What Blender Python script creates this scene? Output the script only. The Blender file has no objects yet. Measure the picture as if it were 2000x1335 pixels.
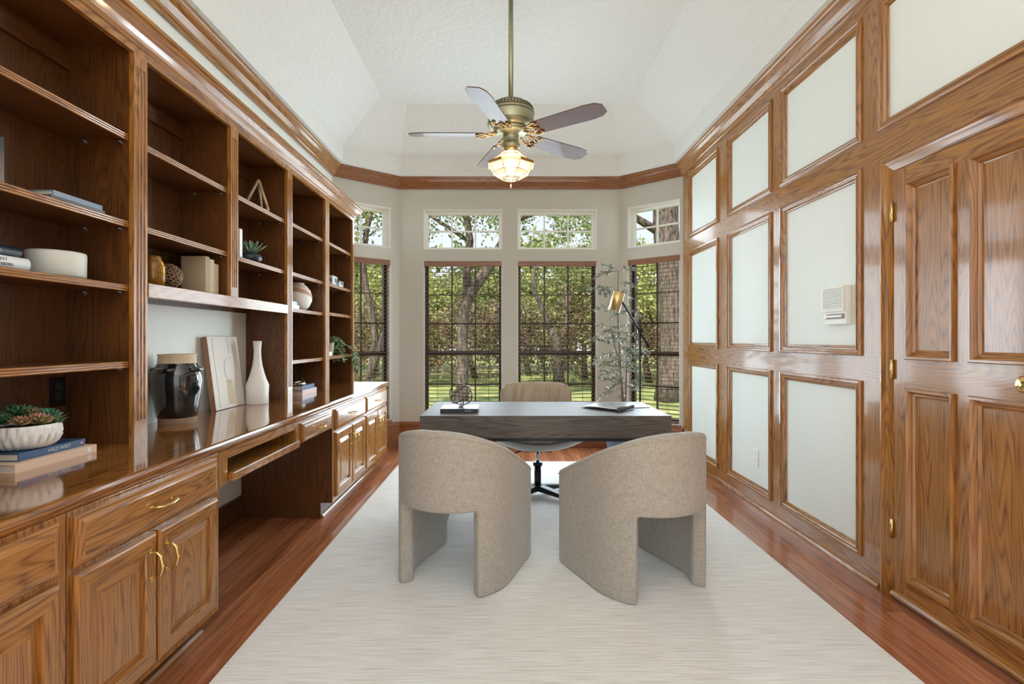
import bpy, bmesh, math, random
from mathutils import Vector, Matrix
S = bpy.context.scene
COL = S.collection
R = math.radians
PI = math.pi
random.seed(7)

# ------------------------------------------------------------------ camera, sky, lights, exposure
cam_d = bpy.data.cameras.new('camera'); cam = bpy.data.objects.new('camera', cam_d); COL.objects.link(cam)
cam.location = (0, 0, 1.2); cam.rotation_euler = (R(90), 0, 0)
cam_d.sensor_width = 36; cam_d.lens = 18.0
cam_d.shift_x = 0.005; cam_d.shift_y = -0.00275
cam_d.clip_start = 0.05; cam_d.clip_end = 200
S.camera = cam
S.view_settings.view_transform = 'Standard'; S.view_settings.look = 'None'
S.view_settings.exposure = 0.22; S.view_settings.gamma = 1; S.view_settings.use_curve_mapping = False
S.cycles.use_denoising = True
S.cycles.max_bounces = 8; S.cycles.diffuse_bounces = 5; S.cycles.glossy_bounces = 4; S.cycles.transparent_max_bounces = 16
S.cycles.sample_clamp_indirect = 6; S.cycles.caustics_reflective = False; S.cycles.caustics_refractive = False

W = bpy.data.worlds.new('sky'); S.world = W; W.use_nodes = True
wn = W.node_tree; wn.nodes.clear()
w_out = wn.nodes.new('ShaderNodeOutputWorld'); w_bg = wn.nodes.new('ShaderNodeBackground')
w_tc = wn.nodes.new('ShaderNodeTexCoord'); w_sp = wn.nodes.new('ShaderNodeSeparateXYZ'); w_cr = wn.nodes.new('ShaderNodeValToRGB')
wn.links.new(w_tc.outputs['Generated'], w_sp.inputs[0]); wn.links.new(w_sp.outputs['Z'], w_cr.inputs[0])
wn.links.new(w_cr.outputs[0], w_bg.inputs[0]); wn.links.new(w_bg.outputs[0], w_out.inputs[0])
w_cr.color_ramp.elements[0].color = (0.84, 0.88, 0.97, 1); w_cr.color_ramp.elements[1].color = (0.50, 0.66, 0.95, 1)
w_cr.color_ramp.elements[1].position = 0.8
w_bg.inputs[1].default_value = 1.05

def light(name, kind, loc, rot, energy, color=(1, 1, 1), **kw):
    d = bpy.data.lights.new(name, kind); d.energy = energy; d.color = color
    for k, v in kw.items(): setattr(d, k, v)
    o = bpy.data.objects.new(name, d); o.location = loc; o.rotation_euler = rot; COL.objects.link(o)
    return o
light('sun', 'SUN', (0, -10, 20), (R(48), 0, R(-28)), 7.5, (1, 0.95, 0.85), angle=R(1))
# fill light added behind the camera, shining in by the wide rear opening
light('rear_fill', 'AREA', (0.05, -1.35, 1.45), (R(90), 0, 0), 22, (0.93, 0.97, 1.0), shape='RECTANGLE', size=3.0, size_y=2.6)
# unseen lamp added to brighten the ceiling and, by bounce, the rug
light('ceiling_fill', 'AREA', (0.0, -0.25, 2.0), (R(180 + 6), 0, 0), 72, (.95, 0.98, 1.0), shape='RECTANGLE', size=1.6, size_y=.9)
# daylight standing in each bay window
for wx, wy, wr, ww, pw in ((-.495, 5.675, 0, .80, 26), (.56, 5.675, 0, .80, 26), (-1.475, 5.41, 45, .50, 18), (1.515, 5.44, -45, .50, 50)):
    light('window_daylight', 'AREA', (wx, wy, 1.19), (R(-90), 0, R(wr)), pw * ww, (.76, .90, 1.0), shape='RECTANGLE', size=ww, size_y=1.65, spread=R(180 if wr == 0 else 120))
    light('transom_daylight', 'AREA', (wx, wy, 2.42), (R(-90), 0, R(wr)), 4.5 * ww, (.80, .92, 1.0), shape='RECTANGLE', size=ww, size_y=.38)

# ------------------------------------------------------------------ object helpers
def setp(o, label=None, cat=None, group=None, kind=None):
    if label: o['label'] = label
    if cat: o['category'] = cat
    if group: o['group'] = group
    if kind: o['kind'] = kind
    return o
def root_mat(o):
    m = Matrix.LocRotScale(o.location, o.rotation_euler, o.scale)
    return root_mat(o.parent) @ m if o.parent else m
def thing(name, label, cat, loc=(0, 0, 0), rotz=0, group=None):
    o = bpy.data.objects.new(name, None); COL.objects.link(o)
    o.location = loc; o.rotation_euler = (0, 0, rotz); o.empty_display_size = .1
    return setp(o, label, cat, group)
def obj(name, bm, mats, parent=None, world=False, smooth=False, bevel=0, seg=2, subsurf=0, origin=None, angle=40):
    """link bm as one mesh. world=True: bm is in world coordinates although a parent is given."""
    me = bpy.data.meshes.new(name); bmesh.ops.recalc_face_normals(bm, faces=bm.faces[:]) if len(bm.faces) < 60000 else None
    bm.to_mesh(me); bm.free()
    for m in (mats if isinstance(mats, (list, tuple)) else [mats]): me.materials.append(m)
    o = bpy.data.objects.new(name, me); COL.objects.link(o)
    if parent is not None:
        o.parent = parent
        if world: me.transform(root_mat(parent).inverted())
    elif origin is not None:
        me.transform(Matrix.Translation(-Vector(origin))); o.location = origin
    if smooth:
        for p in me.polygons: p.use_smooth = True
    if bevel:
        b = o.modifiers.new('bevel', 'BEVEL'); b.width = bevel; b.segments = seg; b.limit_method = 'ANGLE'; b.angle_limit = R(angle)
        b.harden_normals = False
    if subsurf:
        s = o.modifiers.new('sub', 'SUBSURF'); s.levels = subsurf; s.render_levels = subsurf
    return o
def struct(name, bm, mats, parent=None, **kw):
    o = obj(name, bm, mats, parent, **kw)
    if parent is None: o['kind'] = 'structure'
    return o
def dup(o, parent=None, name=None):
    c = o.copy(); COL.objects.link(c); c.parent = parent
    for ch in list(o.children): dup(ch, c)
    return c
def B(): return bmesh.new()
def box(bm, x0, x1, y0, y1, z0, z1, mi=0):
    vs = [bm.verts.new(p) for p in ((x0, y0, z0), (x1, y0, z0), (x1, y1, z0), (x0, y1, z0), (x0, y0, z1), (x1, y0, z1), (x1, y1, z1), (x0, y1, z1))]
    for f in ((0, 3, 2, 1), (4, 5, 6, 7), (0, 1, 5, 4), (1, 2, 6, 5), (2, 3, 7, 6), (3, 0, 4, 7)):
        bm.faces.new([vs[i] for i in f]).material_index = mi
    return vs
def bxx(*a, **k):
    bm = B(); box(bm, *a, **k); return bm
def obox(bm, c, size, rot=(0, 0, 0), mi=0):
    vs = box(bm, -size[0] / 2, size[0] / 2, -size[1] / 2, size[1] / 2, -size[2] / 2, size[2] / 2, mi)
    M = Matrix.Translation(c) @ (rot if isinstance(rot, Matrix) else __import__('mathutils').Euler(rot).to_matrix().to_4x4())
    for v in vs: v.co = M @ v.co
    return vs
def lathe(bm, prof, n=32, c=(0, 0, 0), cap=True, mi=0, mfun=None, ripple=None):
    rows = []
    for k, (r, z) in enumerate(prof):
        row = []
        for i in range(n):
            a = 2 * PI * i / n
            rr = r * (ripple(a, k, z) if ripple else 1)
            row.append(bm.verts.new((c[0] + rr * math.cos(a), c[1] + rr * math.sin(a), c[2] + z)))
        rows.append(row)
    for k in range(len(rows) - 1):
        for i in range(n):
            f = bm.faces.new((rows[k][i], rows[k][(i + 1) % n], rows[k + 1][(i + 1) % n], rows[k + 1][i]))
            f.material_index = mfun(k) if mfun else mi
            f.smooth = True
    if cap:
        for row in (rows[0], rows[-1]):
            try: bm.faces.new(row).material_index = mi
            except Exception: pass
    return rows
def tube(bm, pts, r, n=8, mi=0, cap=True, closed=False):
    pts = [Vector(p) for p in pts]; m = len(pts); rows = []; up = None
    for i, p in enumerate(pts):
        if closed: t = (pts[(i + 1) % m] - pts[i - 1])
        else: t = pts[min(i + 1, m - 1)] - pts[max(i - 1, 0)]
        t.normalize()
        if up is None:
            up = Vector((0, 0, 1)) if abs(t.z) < .9 else Vector((1, 0, 0))
        a = up - t * up.dot(t)
        if a.length < 1e-6: a = t.orthogonal()
        a.normalize(); b = t.cross(a); up = a
        rr = r[i] if isinstance(r, (list, tuple)) else r
        rows.append([bm.verts.new(p + a * rr * math.cos(2 * PI * k / n) + b * rr * math.sin(2 * PI * k / n)) for k in range(n)])
    for i in range(m if closed else m - 1):
        for k in range(n):
            f = bm.faces.new((rows[i][k], rows[i][(k + 1) % n], rows[(i + 1) % m][(k + 1) % n], rows[(i + 1) % m][k]))
            f.smooth = True; f.material_index = mi
    if cap and not closed:
        bm.faces.new(rows[0][::-1]).material_index = mi; bm.faces.new(rows[-1]).material_index = mi
def sweep(bm, path, prof, closed=False, cap=True, mi=0):
    """path: list of (x,y); prof: list of (out,z), out to the left of the direction of travel; mitred corners."""
    P = [Vector(p) for p in path]; m = len(P); rows = []
    for i in range(m):
        d0 = (P[i] - P[i - 1]).normalized() if (i > 0 or closed) else None
        d1 = (P[(i + 1) % m] - P[i]).normalized() if (i < m - 1 or closed) else None
        if d0 is None: d0 = d1
        if d1 is None: d1 = d0
        n0 = Vector((-d0.y, d0.x)); n1 = Vector((-d1.y, d1.x)); nn = (n0 + n1); nn = nn / max(nn.dot(n0), 1e-6)
        rows.append([bm.verts.new((P[i].x + nn.x * o, P[i].y + nn.y * o, z)) for o, z in prof])
    k = len(prof)
    for i in range(m if closed else m - 1):
        for j in range(k - 1):
            bm.faces.new((rows[i][j], rows[(i + 1) % m][j], rows[(i + 1) % m][j + 1], rows[i][j + 1])).material_index = mi
    if cap and not closed and k > 2:
        bm.faces.new(rows[0]); bm.faces.new(rows[-1][::-1])
class Plane:
    """a wall plane: origin O, U along, V up, N into the room"""
    def __init__(s, O, U, N): s.O = Vector(O); s.U = Vector(U).normalized(); s.N = Vector(N).normalized(); s.V = Vector((0, 0, 1))
    def p(s, u, v, n=0): return s.O + s.U * u + s.V * v + s.N * n
def rings(bm, pl, u0, u1, v0, v1, prof, cap=True, mh=0, mv=0, mc=None, base=False):
    """nested mitred rectangles: prof = (inset, height). mh/mv: material of horizontal/vertical sides."""
    rows = [[bm.verts.new(pl.p(a, b, h)) for a, b in ((u0 + i, v0 + i), (u1 - i, v0 + i), (u1 - i, v1 - i), (u0 + i, v1 - i))] for i, h in prof]
    for k in range(len(rows) - 1):
        for j in range(4):
            bm.faces.new((rows[k][j], rows[k][(j + 1) % 4], rows[k + 1][(j + 1) % 4], rows[k + 1][j])).material_index = mh if j % 2 == 0 else mv
    if cap: bm.faces.new(rows[-1]).material_index = mv if mc is None else mc
    if base: bm.faces.new(rows[0][::-1]).material_index = mv
def pbox(bm, pl, u0, u1, v0, v1, n0, n1, mi=0):
    vs = [bm.verts.new(pl.p(u, v, n)) for n in (n0, n1) for u, v in ((u0, v0), (u1, v0), (u1, v1), (u0, v1))]
    for f in ((3, 2, 1, 0), (4, 5, 6, 7), (0, 1, 5, 4), (1, 2, 6, 5), (2, 3, 7, 6), (3, 0, 4, 7)):
        bm.faces.new([vs[i] for i in f]).material_index = mi
def holed(bm, pl, u0, u1, v0, v1, n0, n1, holes, mfun=None):
    """slab from n0 (back) to n1 (front) with rectangular holes"""
    us = sorted({u0, u1} | {h[0] for h in holes} | {h[1] for h in holes}); vs_ = sorted({v0, v1} | {h[2] for h in holes} | {h[3] for h in holes})
    inh = lambda a, b: any(h[0] < a < h[1] and h[2] < b < h[3] for h in holes)
    cache = {}
    def V(u, v, n):
        k = (round(u, 5), round(v, 5), n)
        if k not in cache: cache[k] = bm.verts.new(pl.p(u, v, n))
        return cache[k]
    solid = set()
    for i in range(len(us) - 1):
        for j in range(len(vs_) - 1):
            if not inh((us[i] + us[i + 1]) / 2, (vs_[j] + vs_[j + 1]) / 2): solid.add((i, j))
    for i, j in solid:
        a, b, c, d = us[i], us[i + 1], vs_[j], vs_[j + 1]
        mi = mfun((a + b) / 2, (c + d) / 2) if mfun else 0
        bm.faces.new((V(a, c, n1), V(b, c, n1), V(b, d, n1), V(a, d, n1))).material_index = mi
        bm.faces.new((V(a, d, n0), V(b, d, n0), V(b, c, n0), V(a, c, n0))).material_index = mi
        if (i - 1, j) not in solid: bm.faces.new((V(a, c, n0), V(a, c, n1), V(a, d, n1), V(a, d, n0))).material_index = mi
        if (i + 1, j) not in solid: bm.faces.new((V(b, c, n0), V(b, d, n0), V(b, d, n1), V(b, c, n1))).material_index = mi
        if (i, j - 1) not in solid: bm.faces.new((V(a, c, n0), V(b, c, n0), V(b, c, n1), V(a, c, n1))).material_index = mi
        if (i, j + 1) not in solid: bm.faces.new((V(a, d, n0), V(a, d, n1), V(b, d, n1), V(b, d, n0))).material_index = mi

# ------------------------------------------------------------------ materials
def srgb(r, g, b):
    f = lambda c: (c / 255 / 12.92) if c / 255 <= .04045 else ((c / 255 + .055) / 1.055) ** 2.4
    return (f(r), f(g), f(b), 1)
def mat(name, color=(.8, .8, .8, 1), rough=.5, metal=0, coat=0, spec=.5, sheen=0, emit=None, estr=0, trans=0, sss=0):
    m = bpy.data.materials.new(name); m.use_nodes = True; b = m.node_tree.nodes['Principled BSDF']
    b.inputs['Base Color'].default_value = color; b.inputs['Roughness'].default_value = rough; b.inputs['Metallic'].default_value = metal
    b.inputs['Coat Weight'].default_value = coat; b.inputs['Coat Roughness'].default_value = .08
    b.inputs['Specular IOR Level'].default_value = spec; b.inputs['Sheen Weight'].default_value = sheen
    b.inputs['Transmission Weight'].default_value = trans
    if emit: b.inputs['Emission Color'].default_value = emit; b.inputs['Emission Strength'].default_value = estr
    m['b'] = 1
    return m
def nn(m, t, **kw):
    n = m.node_tree.nodes.new(t)
    for k, v in kw.items():
        if k in n.inputs.keys(): n.inputs[k].default_value = v
        else: setattr(n, k, v)
    return n
def lk(m, a, b): m.node_tree.links.new(a, b)
def coords(m, scale, rnd=True):
    tc = nn(m, 'ShaderNodeTexCoord'); mp = nn(m, 'ShaderNodeMapping'); mp.inputs['Scale'].default_value = scale
    if rnd:
        oi = nn(m, 'ShaderNodeObjectInfo'); ml = nn(m, 'ShaderNodeVectorMath', operation='MULTIPLY_ADD')
        ml.inputs[1].default_value = (17, 23, 31); lk(m, oi.outputs['Random'], ml.inputs[0]); lk(m, tc.outputs['Object'], ml.inputs[2])
        lk(m, ml.outputs[0], mp.inputs[0])
    else: lk(m, tc.outputs['Object'], mp.inputs[0])
    return mp
def ramp(m, src, stops):
    r = nn(m, 'ShaderNodeValToRGB'); e = r.color_ramp.elements
    while len(e) < len(stops): e.new(.5)
    for i, (p, c) in enumerate(stops): e[i].position = p; e[i].color = c if len(c) == 4 else (*c, 1)
    lk(m, src, r.inputs[0]); return r
def bump(m, src, strength, dist=.002):
    b = nn(m, 'ShaderNodeBump'); b.inputs['Strength'].default_value = strength; b.inputs['Distance'].default_value = dist
    lk(m, src, b.inputs['Height']); lk(m, b.outputs[0], m.node_tree.nodes['Principled BSDF'].inputs['Normal']); return b
def wood(name, axis, light, dark, pore, rough=.27, coat=.55, rings_n=12, amount=.8):
    m = mat(name, light, rough, coat=coat)
    ai = 'XYZ'.index(axis)
    sc = [4.2] * 3; sc[ai] = .42
    mp = coords(m, sc)
    n1 = nn(m, 'ShaderNodeTexNoise'); n1.inputs['Scale'].default_value = 1.3; n1.inputs['Detail'].default_value = 2.5; n1.inputs['Roughness'].default_value = .45
    lk(m, mp.outputs[0], n1.inputs['Vector'])
    mu = nn(m, 'ShaderNodeMath', operation='MULTIPLY'); mu.inputs[1].default_value = rings_n * 3.2; lk(m, n1.outputs['Fac'], mu.inputs[0])
    fr = nn(m, 'ShaderNodeMath', operation='PINGPONG'); fr.inputs[1].default_value = .5; lk(m, mu.outputs[0], fr.inputs[0])
    rr = ramp(m, fr.outputs[0], [(0.0, (1, 1, 1)), (.18, (.35, .35, .35)), (.5, (0, 0, 0))])
    sc2 = [170] * 3; sc2[ai] = 5
    mp2 = coords(m, sc2)
    n2 = nn(m, 'ShaderNodeTexNoise'); n2.inputs['Scale'].default_value = 1; n2.inputs['Detail'].default_value = 2
    lk(m, mp2.outputs[0], n2.inputs['Vector'])
    pr = ramp(m, n2.outputs['Fac'], [(.50, (0, 0, 0)), (.66, (1, 1, 1))])
    mix1 = nn(m, 'ShaderNodeMix', data_type='RGBA'); mix1.inputs['A'].default_value = light; mix1.inputs['B'].default_value = dark
    s1 = nn(m, 'ShaderNodeMath', operation='MULTIPLY'); s1.inputs[1].default_value = amount; lk(m, rr.outputs[0], s1.inputs[0]); lk(m, s1.outputs[0], mix1.inputs[0])
    mix2 = nn(m, 'ShaderNodeMix', data_type='RGBA'); mix2.inputs['B'].default_value = pore
    s2 = nn(m, 'ShaderNodeMath', operation='MULTIPLY_ADD'); s2.inputs[1].default_value = .35; lk(m, pr.outputs[0], s2.inputs[0])
    s3 = nn(m, 'ShaderNodeMath', operation='MULTIPLY'); lk(m, pr.outputs[0], s3.inputs[0]); lk(m, rr.outputs[0], s3.inputs[1]); s4 = nn(m, 'ShaderNodeMath', operation='MULTIPLY'); s4.inputs[1].default_value = .5
    lk(m, s3.outputs[0], s4.inputs[0]); lk(m, s4.outputs[0], s2.inputs[2])
    lk(m, s2.outputs[0], mix2.inputs[0]); lk(m, mix1.outputs['Result'], mix2.inputs['A'])
    lk(m, mix2.outputs['Result'], m.node_tree.nodes['Principled BSDF'].inputs['Base Color'])
    bump(m, pr.outputs[0], -.12, .001)
    return m
OAK = dict(light=(.415, .182, .037, 1), dark=(.185, .064, .012, 1), pore=(.10, .033, .007, 1))
oak = {a: wood('honey_oak_' + a, a, **OAK) for a in 'XYZ'}
SHADED_OAK = dict(light=(.135, .049, .010, 1), dark=(.066, .021, .005, 1), pore=(.04, .012, .004, 1))  # oak with the shade of bookcase interiors and cabinet sides put into its colour
shaded_oak = {a: wood('shaded_oak_' + a, a, **SHADED_OAK, rough=.38, coat=.15) for a in 'XYZ'}
ctop = wood('counter_oak', 'Y', (.36, .15, .036, 1), (.13, .040, .010, 1), (.07, .022, .007, 1), rough=.10, coat=.8, amount=.9)
redoak = {a: wood('red_oak_' + a, a, (.30, .115, .038, 1), (.17, .055, .018, 1), (.11, .03, .012, 1), rough=.3, coat=.3) for a in 'XY'}
deskm = wood('dark_desk_oak', 'X', (.135, .112, .094, 1), (.075, .060, .050, 1), (.035, .028, .024, 1), rough=.5, coat=0, rings_n=9)

def noise_bump(m, scale, strength, dist=.002, detail=3, stretch=None, rough=.5):
    mp = coords(m, stretch or (1, 1, 1), rnd=False)
    n = nn(m, 'ShaderNodeTexNoise'); n.inputs['Scale'].default_value = scale; n.inputs['Detail'].default_value = detail; n.inputs['Roughness'].default_value = rough
    lk(m, mp.outputs[0], n.inputs['Vector']); bump(m, n.outputs['Fac'], strength, dist); return n
paint = mat('wall_paint_shaded', srgb(196, 192, 180), .6); noise_bump(paint, 90, .35, .003)  # wall paint with the shade of the bay put into its colour
paint_r = mat('wall_paint_daylit', srgb(232, 237, 231), .55); noise_bump(paint_r, 110, .45, .003)  # same wall paint, cool window light put into its colour
ceilm = mat('textured_ceiling_paint', srgb(232, 232, 227), .8); 
_n = noise_bump(ceilm, 20, 1.0, .020, 6, rough=.65)
white = mat('white_paint', srgb(244, 243, 238), .4)
# planks
floorm = mat('cherry_plank_floor', (.3, .1, .04, 1), .26, coat=.35)
mp = coords(floorm, (1, 1, 1), rnd=False); mp.inputs['Rotation'].default_value = (0, 0, R(90))
bk = nn(floorm, 'ShaderNodeTexBrick'); bk.inputs['Scale'].default_value = 1; bk.inputs['Brick Width'].default_value = .95; bk.inputs['Row Height'].default_value = .083
bk.inputs['Mortar Size'].default_value = .0022; bk.inputs['Mortar Smooth'].default_value = .1; bk.offset = .37; bk.inputs['Bias'].default_value = 0
bk.inputs['Color1'].default_value = (.30, .095, .036, 1); bk.inputs['Color2'].default_value = (.50, .195, .085, 1); bk.inputs['Mortar'].default_value = (.42, .19, .10, 1)
lk(floorm, mp.outputs[0], bk.inputs['Vector'])
mp2 = coords(floorm, (60, 2.4, 1), rnd=False); n3 = nn(floorm, 'ShaderNodeTexNoise'); n3.inputs['Scale'].default_value = 1; n3.inputs['Detail'].default_value = 4; n3.inputs['Distortion'].default_value = .6
lk(floorm, mp2.outputs[0], n3.inputs['Vector'])
mx = nn(floorm, 'ShaderNodeMix', data_type='RGBA', blend_type='MULTIPLY'); mx.inputs[0].default_value = .8
rp = ramp(floorm, n3.outputs['Fac'], [(.3, (.45, .4, .36)), (.65, (1.15, 1.12, 1.1))])
lk(floorm, bk.outputs['Color'], mx.inputs['A']); lk(floorm, rp.outputs[0], mx.inputs['B']); lk(floorm, mx.outputs['Result'], floorm.node_tree.nodes['Principled BSDF'].inputs['Base Color'])
# rug
rugm = mat('ivory_woven_rug', srgb(232, 231, 226), .95, spec=.1, sheen=.3)
mp = coords(rugm, (5, 150, 1), rnd=False); n4 = nn(rugm, 'ShaderNodeTexNoise'); n4.inputs['Scale'].default_value = 1; n4.inputs['Detail'].default_value = 5; n4.inputs['Roughness'].default_value = .6
lk(rugm, mp.outputs[0], n4.inputs['Vector'])
rp = ramp(rugm, n4.outputs['Fac'], [(.30, srgb(206, 203, 196)), (.5, srgb(230, 229, 224)), (.7, srgb(243, 242, 239))])
lk(rugm, rp.outputs[0], rugm.node_tree.nodes['Principled BSDF'].inputs['Base Color']); bump(rugm, n4.outputs['Fac'], .8, .004)
# linen
def fabric(name, c1, c2, sc=1100):
    m = mat(name, c1, .9, spec=.2, sheen=.25)
    ns = []
    for s in ((sc, sc, 35), (35, 35, sc)):
        mp = coords(m, s, rnd=False); n = nn(m, 'ShaderNodeTexNoise'); n.inputs['Scale'].default_value = 1; n.inputs['Detail'].default_value = 2
        lk(m, mp.outputs[0], n.inputs['Vector']); ns.append(n)
    ad = nn(m, 'ShaderNodeMath', operation='ADD'); lk(m, ns[0].outputs['Fac'], ad.inputs[0]); lk(m, ns[1].outputs['Fac'], ad.inputs[1])
    r_ = ramp(m, ad.outputs[0], [(.8, c2), (1.0, c1)]); 
    mr = nn(m, 'ShaderNodeMapRange'); mr.inputs['From Min'].default_value = .7; mr.inputs['From Max'].default_value = 1.3; lk(m, ad.outputs[0], mr.inputs['Value'])
    r_.color_ramp.elements[0].position = .2; r_.color_ramp.elements[1].position = .7; lk(m, mr.outputs[0], r_.inputs[0])
    lk(m, r_.outputs[0], m.node_tree.nodes['Principled BSDF'].inputs['Base Color']); bump(m, ad.outputs[0], .35, .0015)
    return m
linen = fabric('oatmeal_linen', srgb(184, 178, 167), srgb(156, 149, 136), 620)
brass = mat('polished_brass', (.85, .60, .25, 1), .16, 1)
gold = mat('satin_gold', (.74, .56, .27, 1), .36, 1)
antq = mat('antique_brass', (.40, .39, .26, 1), .42, .85)
black = mat('black_metal', (.012, .012, .013, 1), .35, .4)
chrome = mat('steel', (.55, .62, .70, 1), .2, 1)
bronze_fr = mat('brown_window_frame', srgb(66, 40, 28), .4)
slatm = mat('brown_blind_wood', srgb(124, 86, 64), .28, coat=.3)
valm = wood('valance_wood', 'X', srgb(150, 104, 78), srgb(120, 80, 58), srgb(90, 58, 40), rough=.4, coat=.1)
cordm = mat('brown_cord', srgb(60, 42, 32), .8)
glass = bpy.data.materials.new('window_glass'); glass.use_nodes = True
g = glass.node_tree; g.nodes.clear(); go = g.nodes.new('ShaderNodeOutputMaterial'); gm = g.nodes.new('ShaderNodeMixShader'); gt = g.nodes.new('ShaderNodeBsdfTransparent'); gg = g.nodes.new('ShaderNodeBsdfGlossy'); gf = g.nodes.new('ShaderNodeFresnel')
gg.inputs['Roughness'].default_value = .02; gf.inputs[0].default_value = 1.12; gt.inputs[0].default_value = (.96, .98, .97, 1)
g.links.new(gf.outputs[0], gm.inputs[0]); g.links.new(gt.outputs[0], gm.inputs[1]); g.links.new(gg.outputs[0], gm.inputs[2]); g.links.new(gm.outputs[0], go.inputs[0])
ceramic = mat('matte_white_ceramic', srgb(236, 234, 228), .45)
glossblk = mat('black_glaze', (.006, .009, .014, 1), .09, coat=1)
cream = mat('raw_cream_clay', srgb(214, 194, 166), .7)
paper = mat('book_pages', srgb(214, 205, 190), .8)
navy = mat('navy_cloth', srgb(44, 74, 112), .45); peach = mat('peach_cloth', srgb(226, 196, 170), .5)
whitebk = mat('white_cover', srgb(235, 236, 232), .4); darkbk = mat('dark_slate_cover', srgb(38, 48, 62), .25, coat=.6)
beigebk = mat('beige_linen_cover', srgb(176, 160, 132), .8); beige2 = mat('cream_linen_cover', srgb(200, 186, 158), .8)
ink = mat('grey_ink', srgb(90, 92, 96), .7); silverink = mat('silver_ink', srgb(200, 205, 210), .5)

# ------------------------------------------------------------------ room shell
XR, XWD, XL = 1.812, 1.800, -1.787
YR, YB, YL, YREAR = 5.23, 5.70, 5.24, -0.90
BR, BL = (1.264, 5.70), (-1.197, 5.70)
ZC = 2.98
foot = [(XR, YREAR), (XR, YR), BR, BL, (XL, YL), (XL, YREAR)]   # counter-clockwise
bm = B(); f = bm.faces.new([bm.verts.new((x, y, 0)) for x, y in foot]); e = bmesh.ops.extrude_face_region(bm, geom=[f])
for v in [v for v in e['geom'] if isinstance(v, bmesh.types.BMVert)]: v.co.z = -.12
struct('floor', bm, floorm)
bm = B(); box(bm, -3, 3, -2.2, YREAR, -.12, 0)
fh = struct('floor_hall', bm, floorm)
bm = B(); n_ = len(foot)
rows = []
for d, z in ((-.16, ZC), (.13, ZC), (.13, 3.17), (.565, 3.557)):
    tmp = B(); sweep(tmp, foot, [(d, z)], closed=True); tmp.verts.ensure_lookup_table(); rows.append([bm.verts.new(v.co) for v in tmp.verts]); tmp.free()
for k in range(3):
    for i in range(n_): bm.faces.new((rows[k][i], rows[k][(i + 1) % n_], rows[k + 1][(i + 1) % n_], rows[k + 1][i]))
bm.faces.new(rows[-1])
struct('ceiling', bm, ceilm)
T = .15
def wallplane(a, b):
    d = Vector((b[0] - a[0], b[1] - a[1], 0)); return Plane((a[0], a[1], 0), d, (-d.y, d.x, 0)), d.length
pl_right, L_right = wallplane((XR, YREAR), (XR, YR))
pl_ar, L_ar = wallplane((XR, YR), BR)
pl_b, L_b = wallplane(BR, BL)
pl_al, L_al = wallplane(BL, (XL, YL))
pl_left, L_left = wallplane((XL, YL), (XL, YREAR))
pl_rear, L_rear = wallplane((XL, YREAR), (XR, YREAR))
ZT, ZB_, UT, UB = 2.07, .315, 2.642, 2.200
hb = [(BR[0] - .998, BR[0] - .120), (BR[0] + .055, BR[0] + .925)]        # right and left window of the back wall, u from the right corner
har = (L_ar - .676 - .0, L_ar - .090)
hal = (.107, .107 + .585)
def wall(name, pl, L, holes, m, ext=(0, 0)):
    bm = B(); holed(bm, pl, -ext[0], L + ext[1], -.12, ZC + .02, -T, 0, holes); return struct(name, bm, m)
wall('wall_back', pl_b, L_b, [(a, b, z0, z1) for a, b in hb for z0, z1 in ((ZB_, ZT), (UB, UT))], paint, (.06, .06))
wall('wall_bay_right', pl_ar, L_ar, [(har[0], har[1], ZB_, ZT), (har[0], har[1], UB, UT)], paint, (.05, 0))
wall('wall_bay_left', pl_al, L_al, [(hal[0], hal[1], ZB_, ZT), (hal[0], hal[1], UB, UT)], paint, (0, .05))
wall('wall_left', pl_left, L_left, [], paint_r)
wall('wall_right', pl_right, L_right, [(-YREAR + 1.67, -YREAR + 2.384, 0, 1.985)], paint_r)
bm = B(); holed(bm, pl_rear, 0, L_rear, -.12, ZC + .02, -.15, 0, [(.35, L_rear - .35, -.11, 2.55)]); struct('wall_rear', bm, paint)

# crown moulding of the room
crown_prof = [(0, 2.868), (.022, 2.868), (.026, 2.880), (.034, 2.886), (.040, 2.900), (.060, 2.930), (.082, 2.944), (.086, 2.958), (.094, 2.964), (.098, 2.979), (0, 2.979)]
for i, (nm, a, b, ax) in enumerate((('trim_1', 0, 1, 'Y'), ('trim_2', 1, 2, 'X'), ('trim_3', 2, 3, 'X'), ('trim_4', 3, 4, 'X'), ('trim_5', 4, 5, 'Y'))):
    tmp = B(); sweep(tmp, foot, crown_prof, closed=True); tmp.verts.ensure_lookup_table(); k = len(crown_prof)
    bm = B(); ra = [bm.verts.new(tmp.verts[a * k + j].co) for j in range(k)]; rb = [bm.verts.new(tmp.verts[b * k + j].co) for j in range(k)]; tmp.free()
    for j in range(k - 1): bm.faces.new((ra[j], rb[j], rb[j + 1], ra[j + 1]))
    struct(nm, bm, redoak['X'] if ax == 'X' else oak['Y'])
# baseboards
bprof = [(0, .002), (.018, .002), (.018, .235), (.024, .245), (.024, .262), (.012, .285), (0, .285)]
for nm, p0, p1, m in (('baseboard_back', BR, BL, redoak['X']), ('baseboard_bay_right', (XR - .012, YR), BR, redoak['X']), ('baseboard_bay_left', BL, (XL, YL), redoak['X'])):
    bm = B(); sweep(bm, [p0, p1], bprof); struct(nm, bm, m)
    
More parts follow.
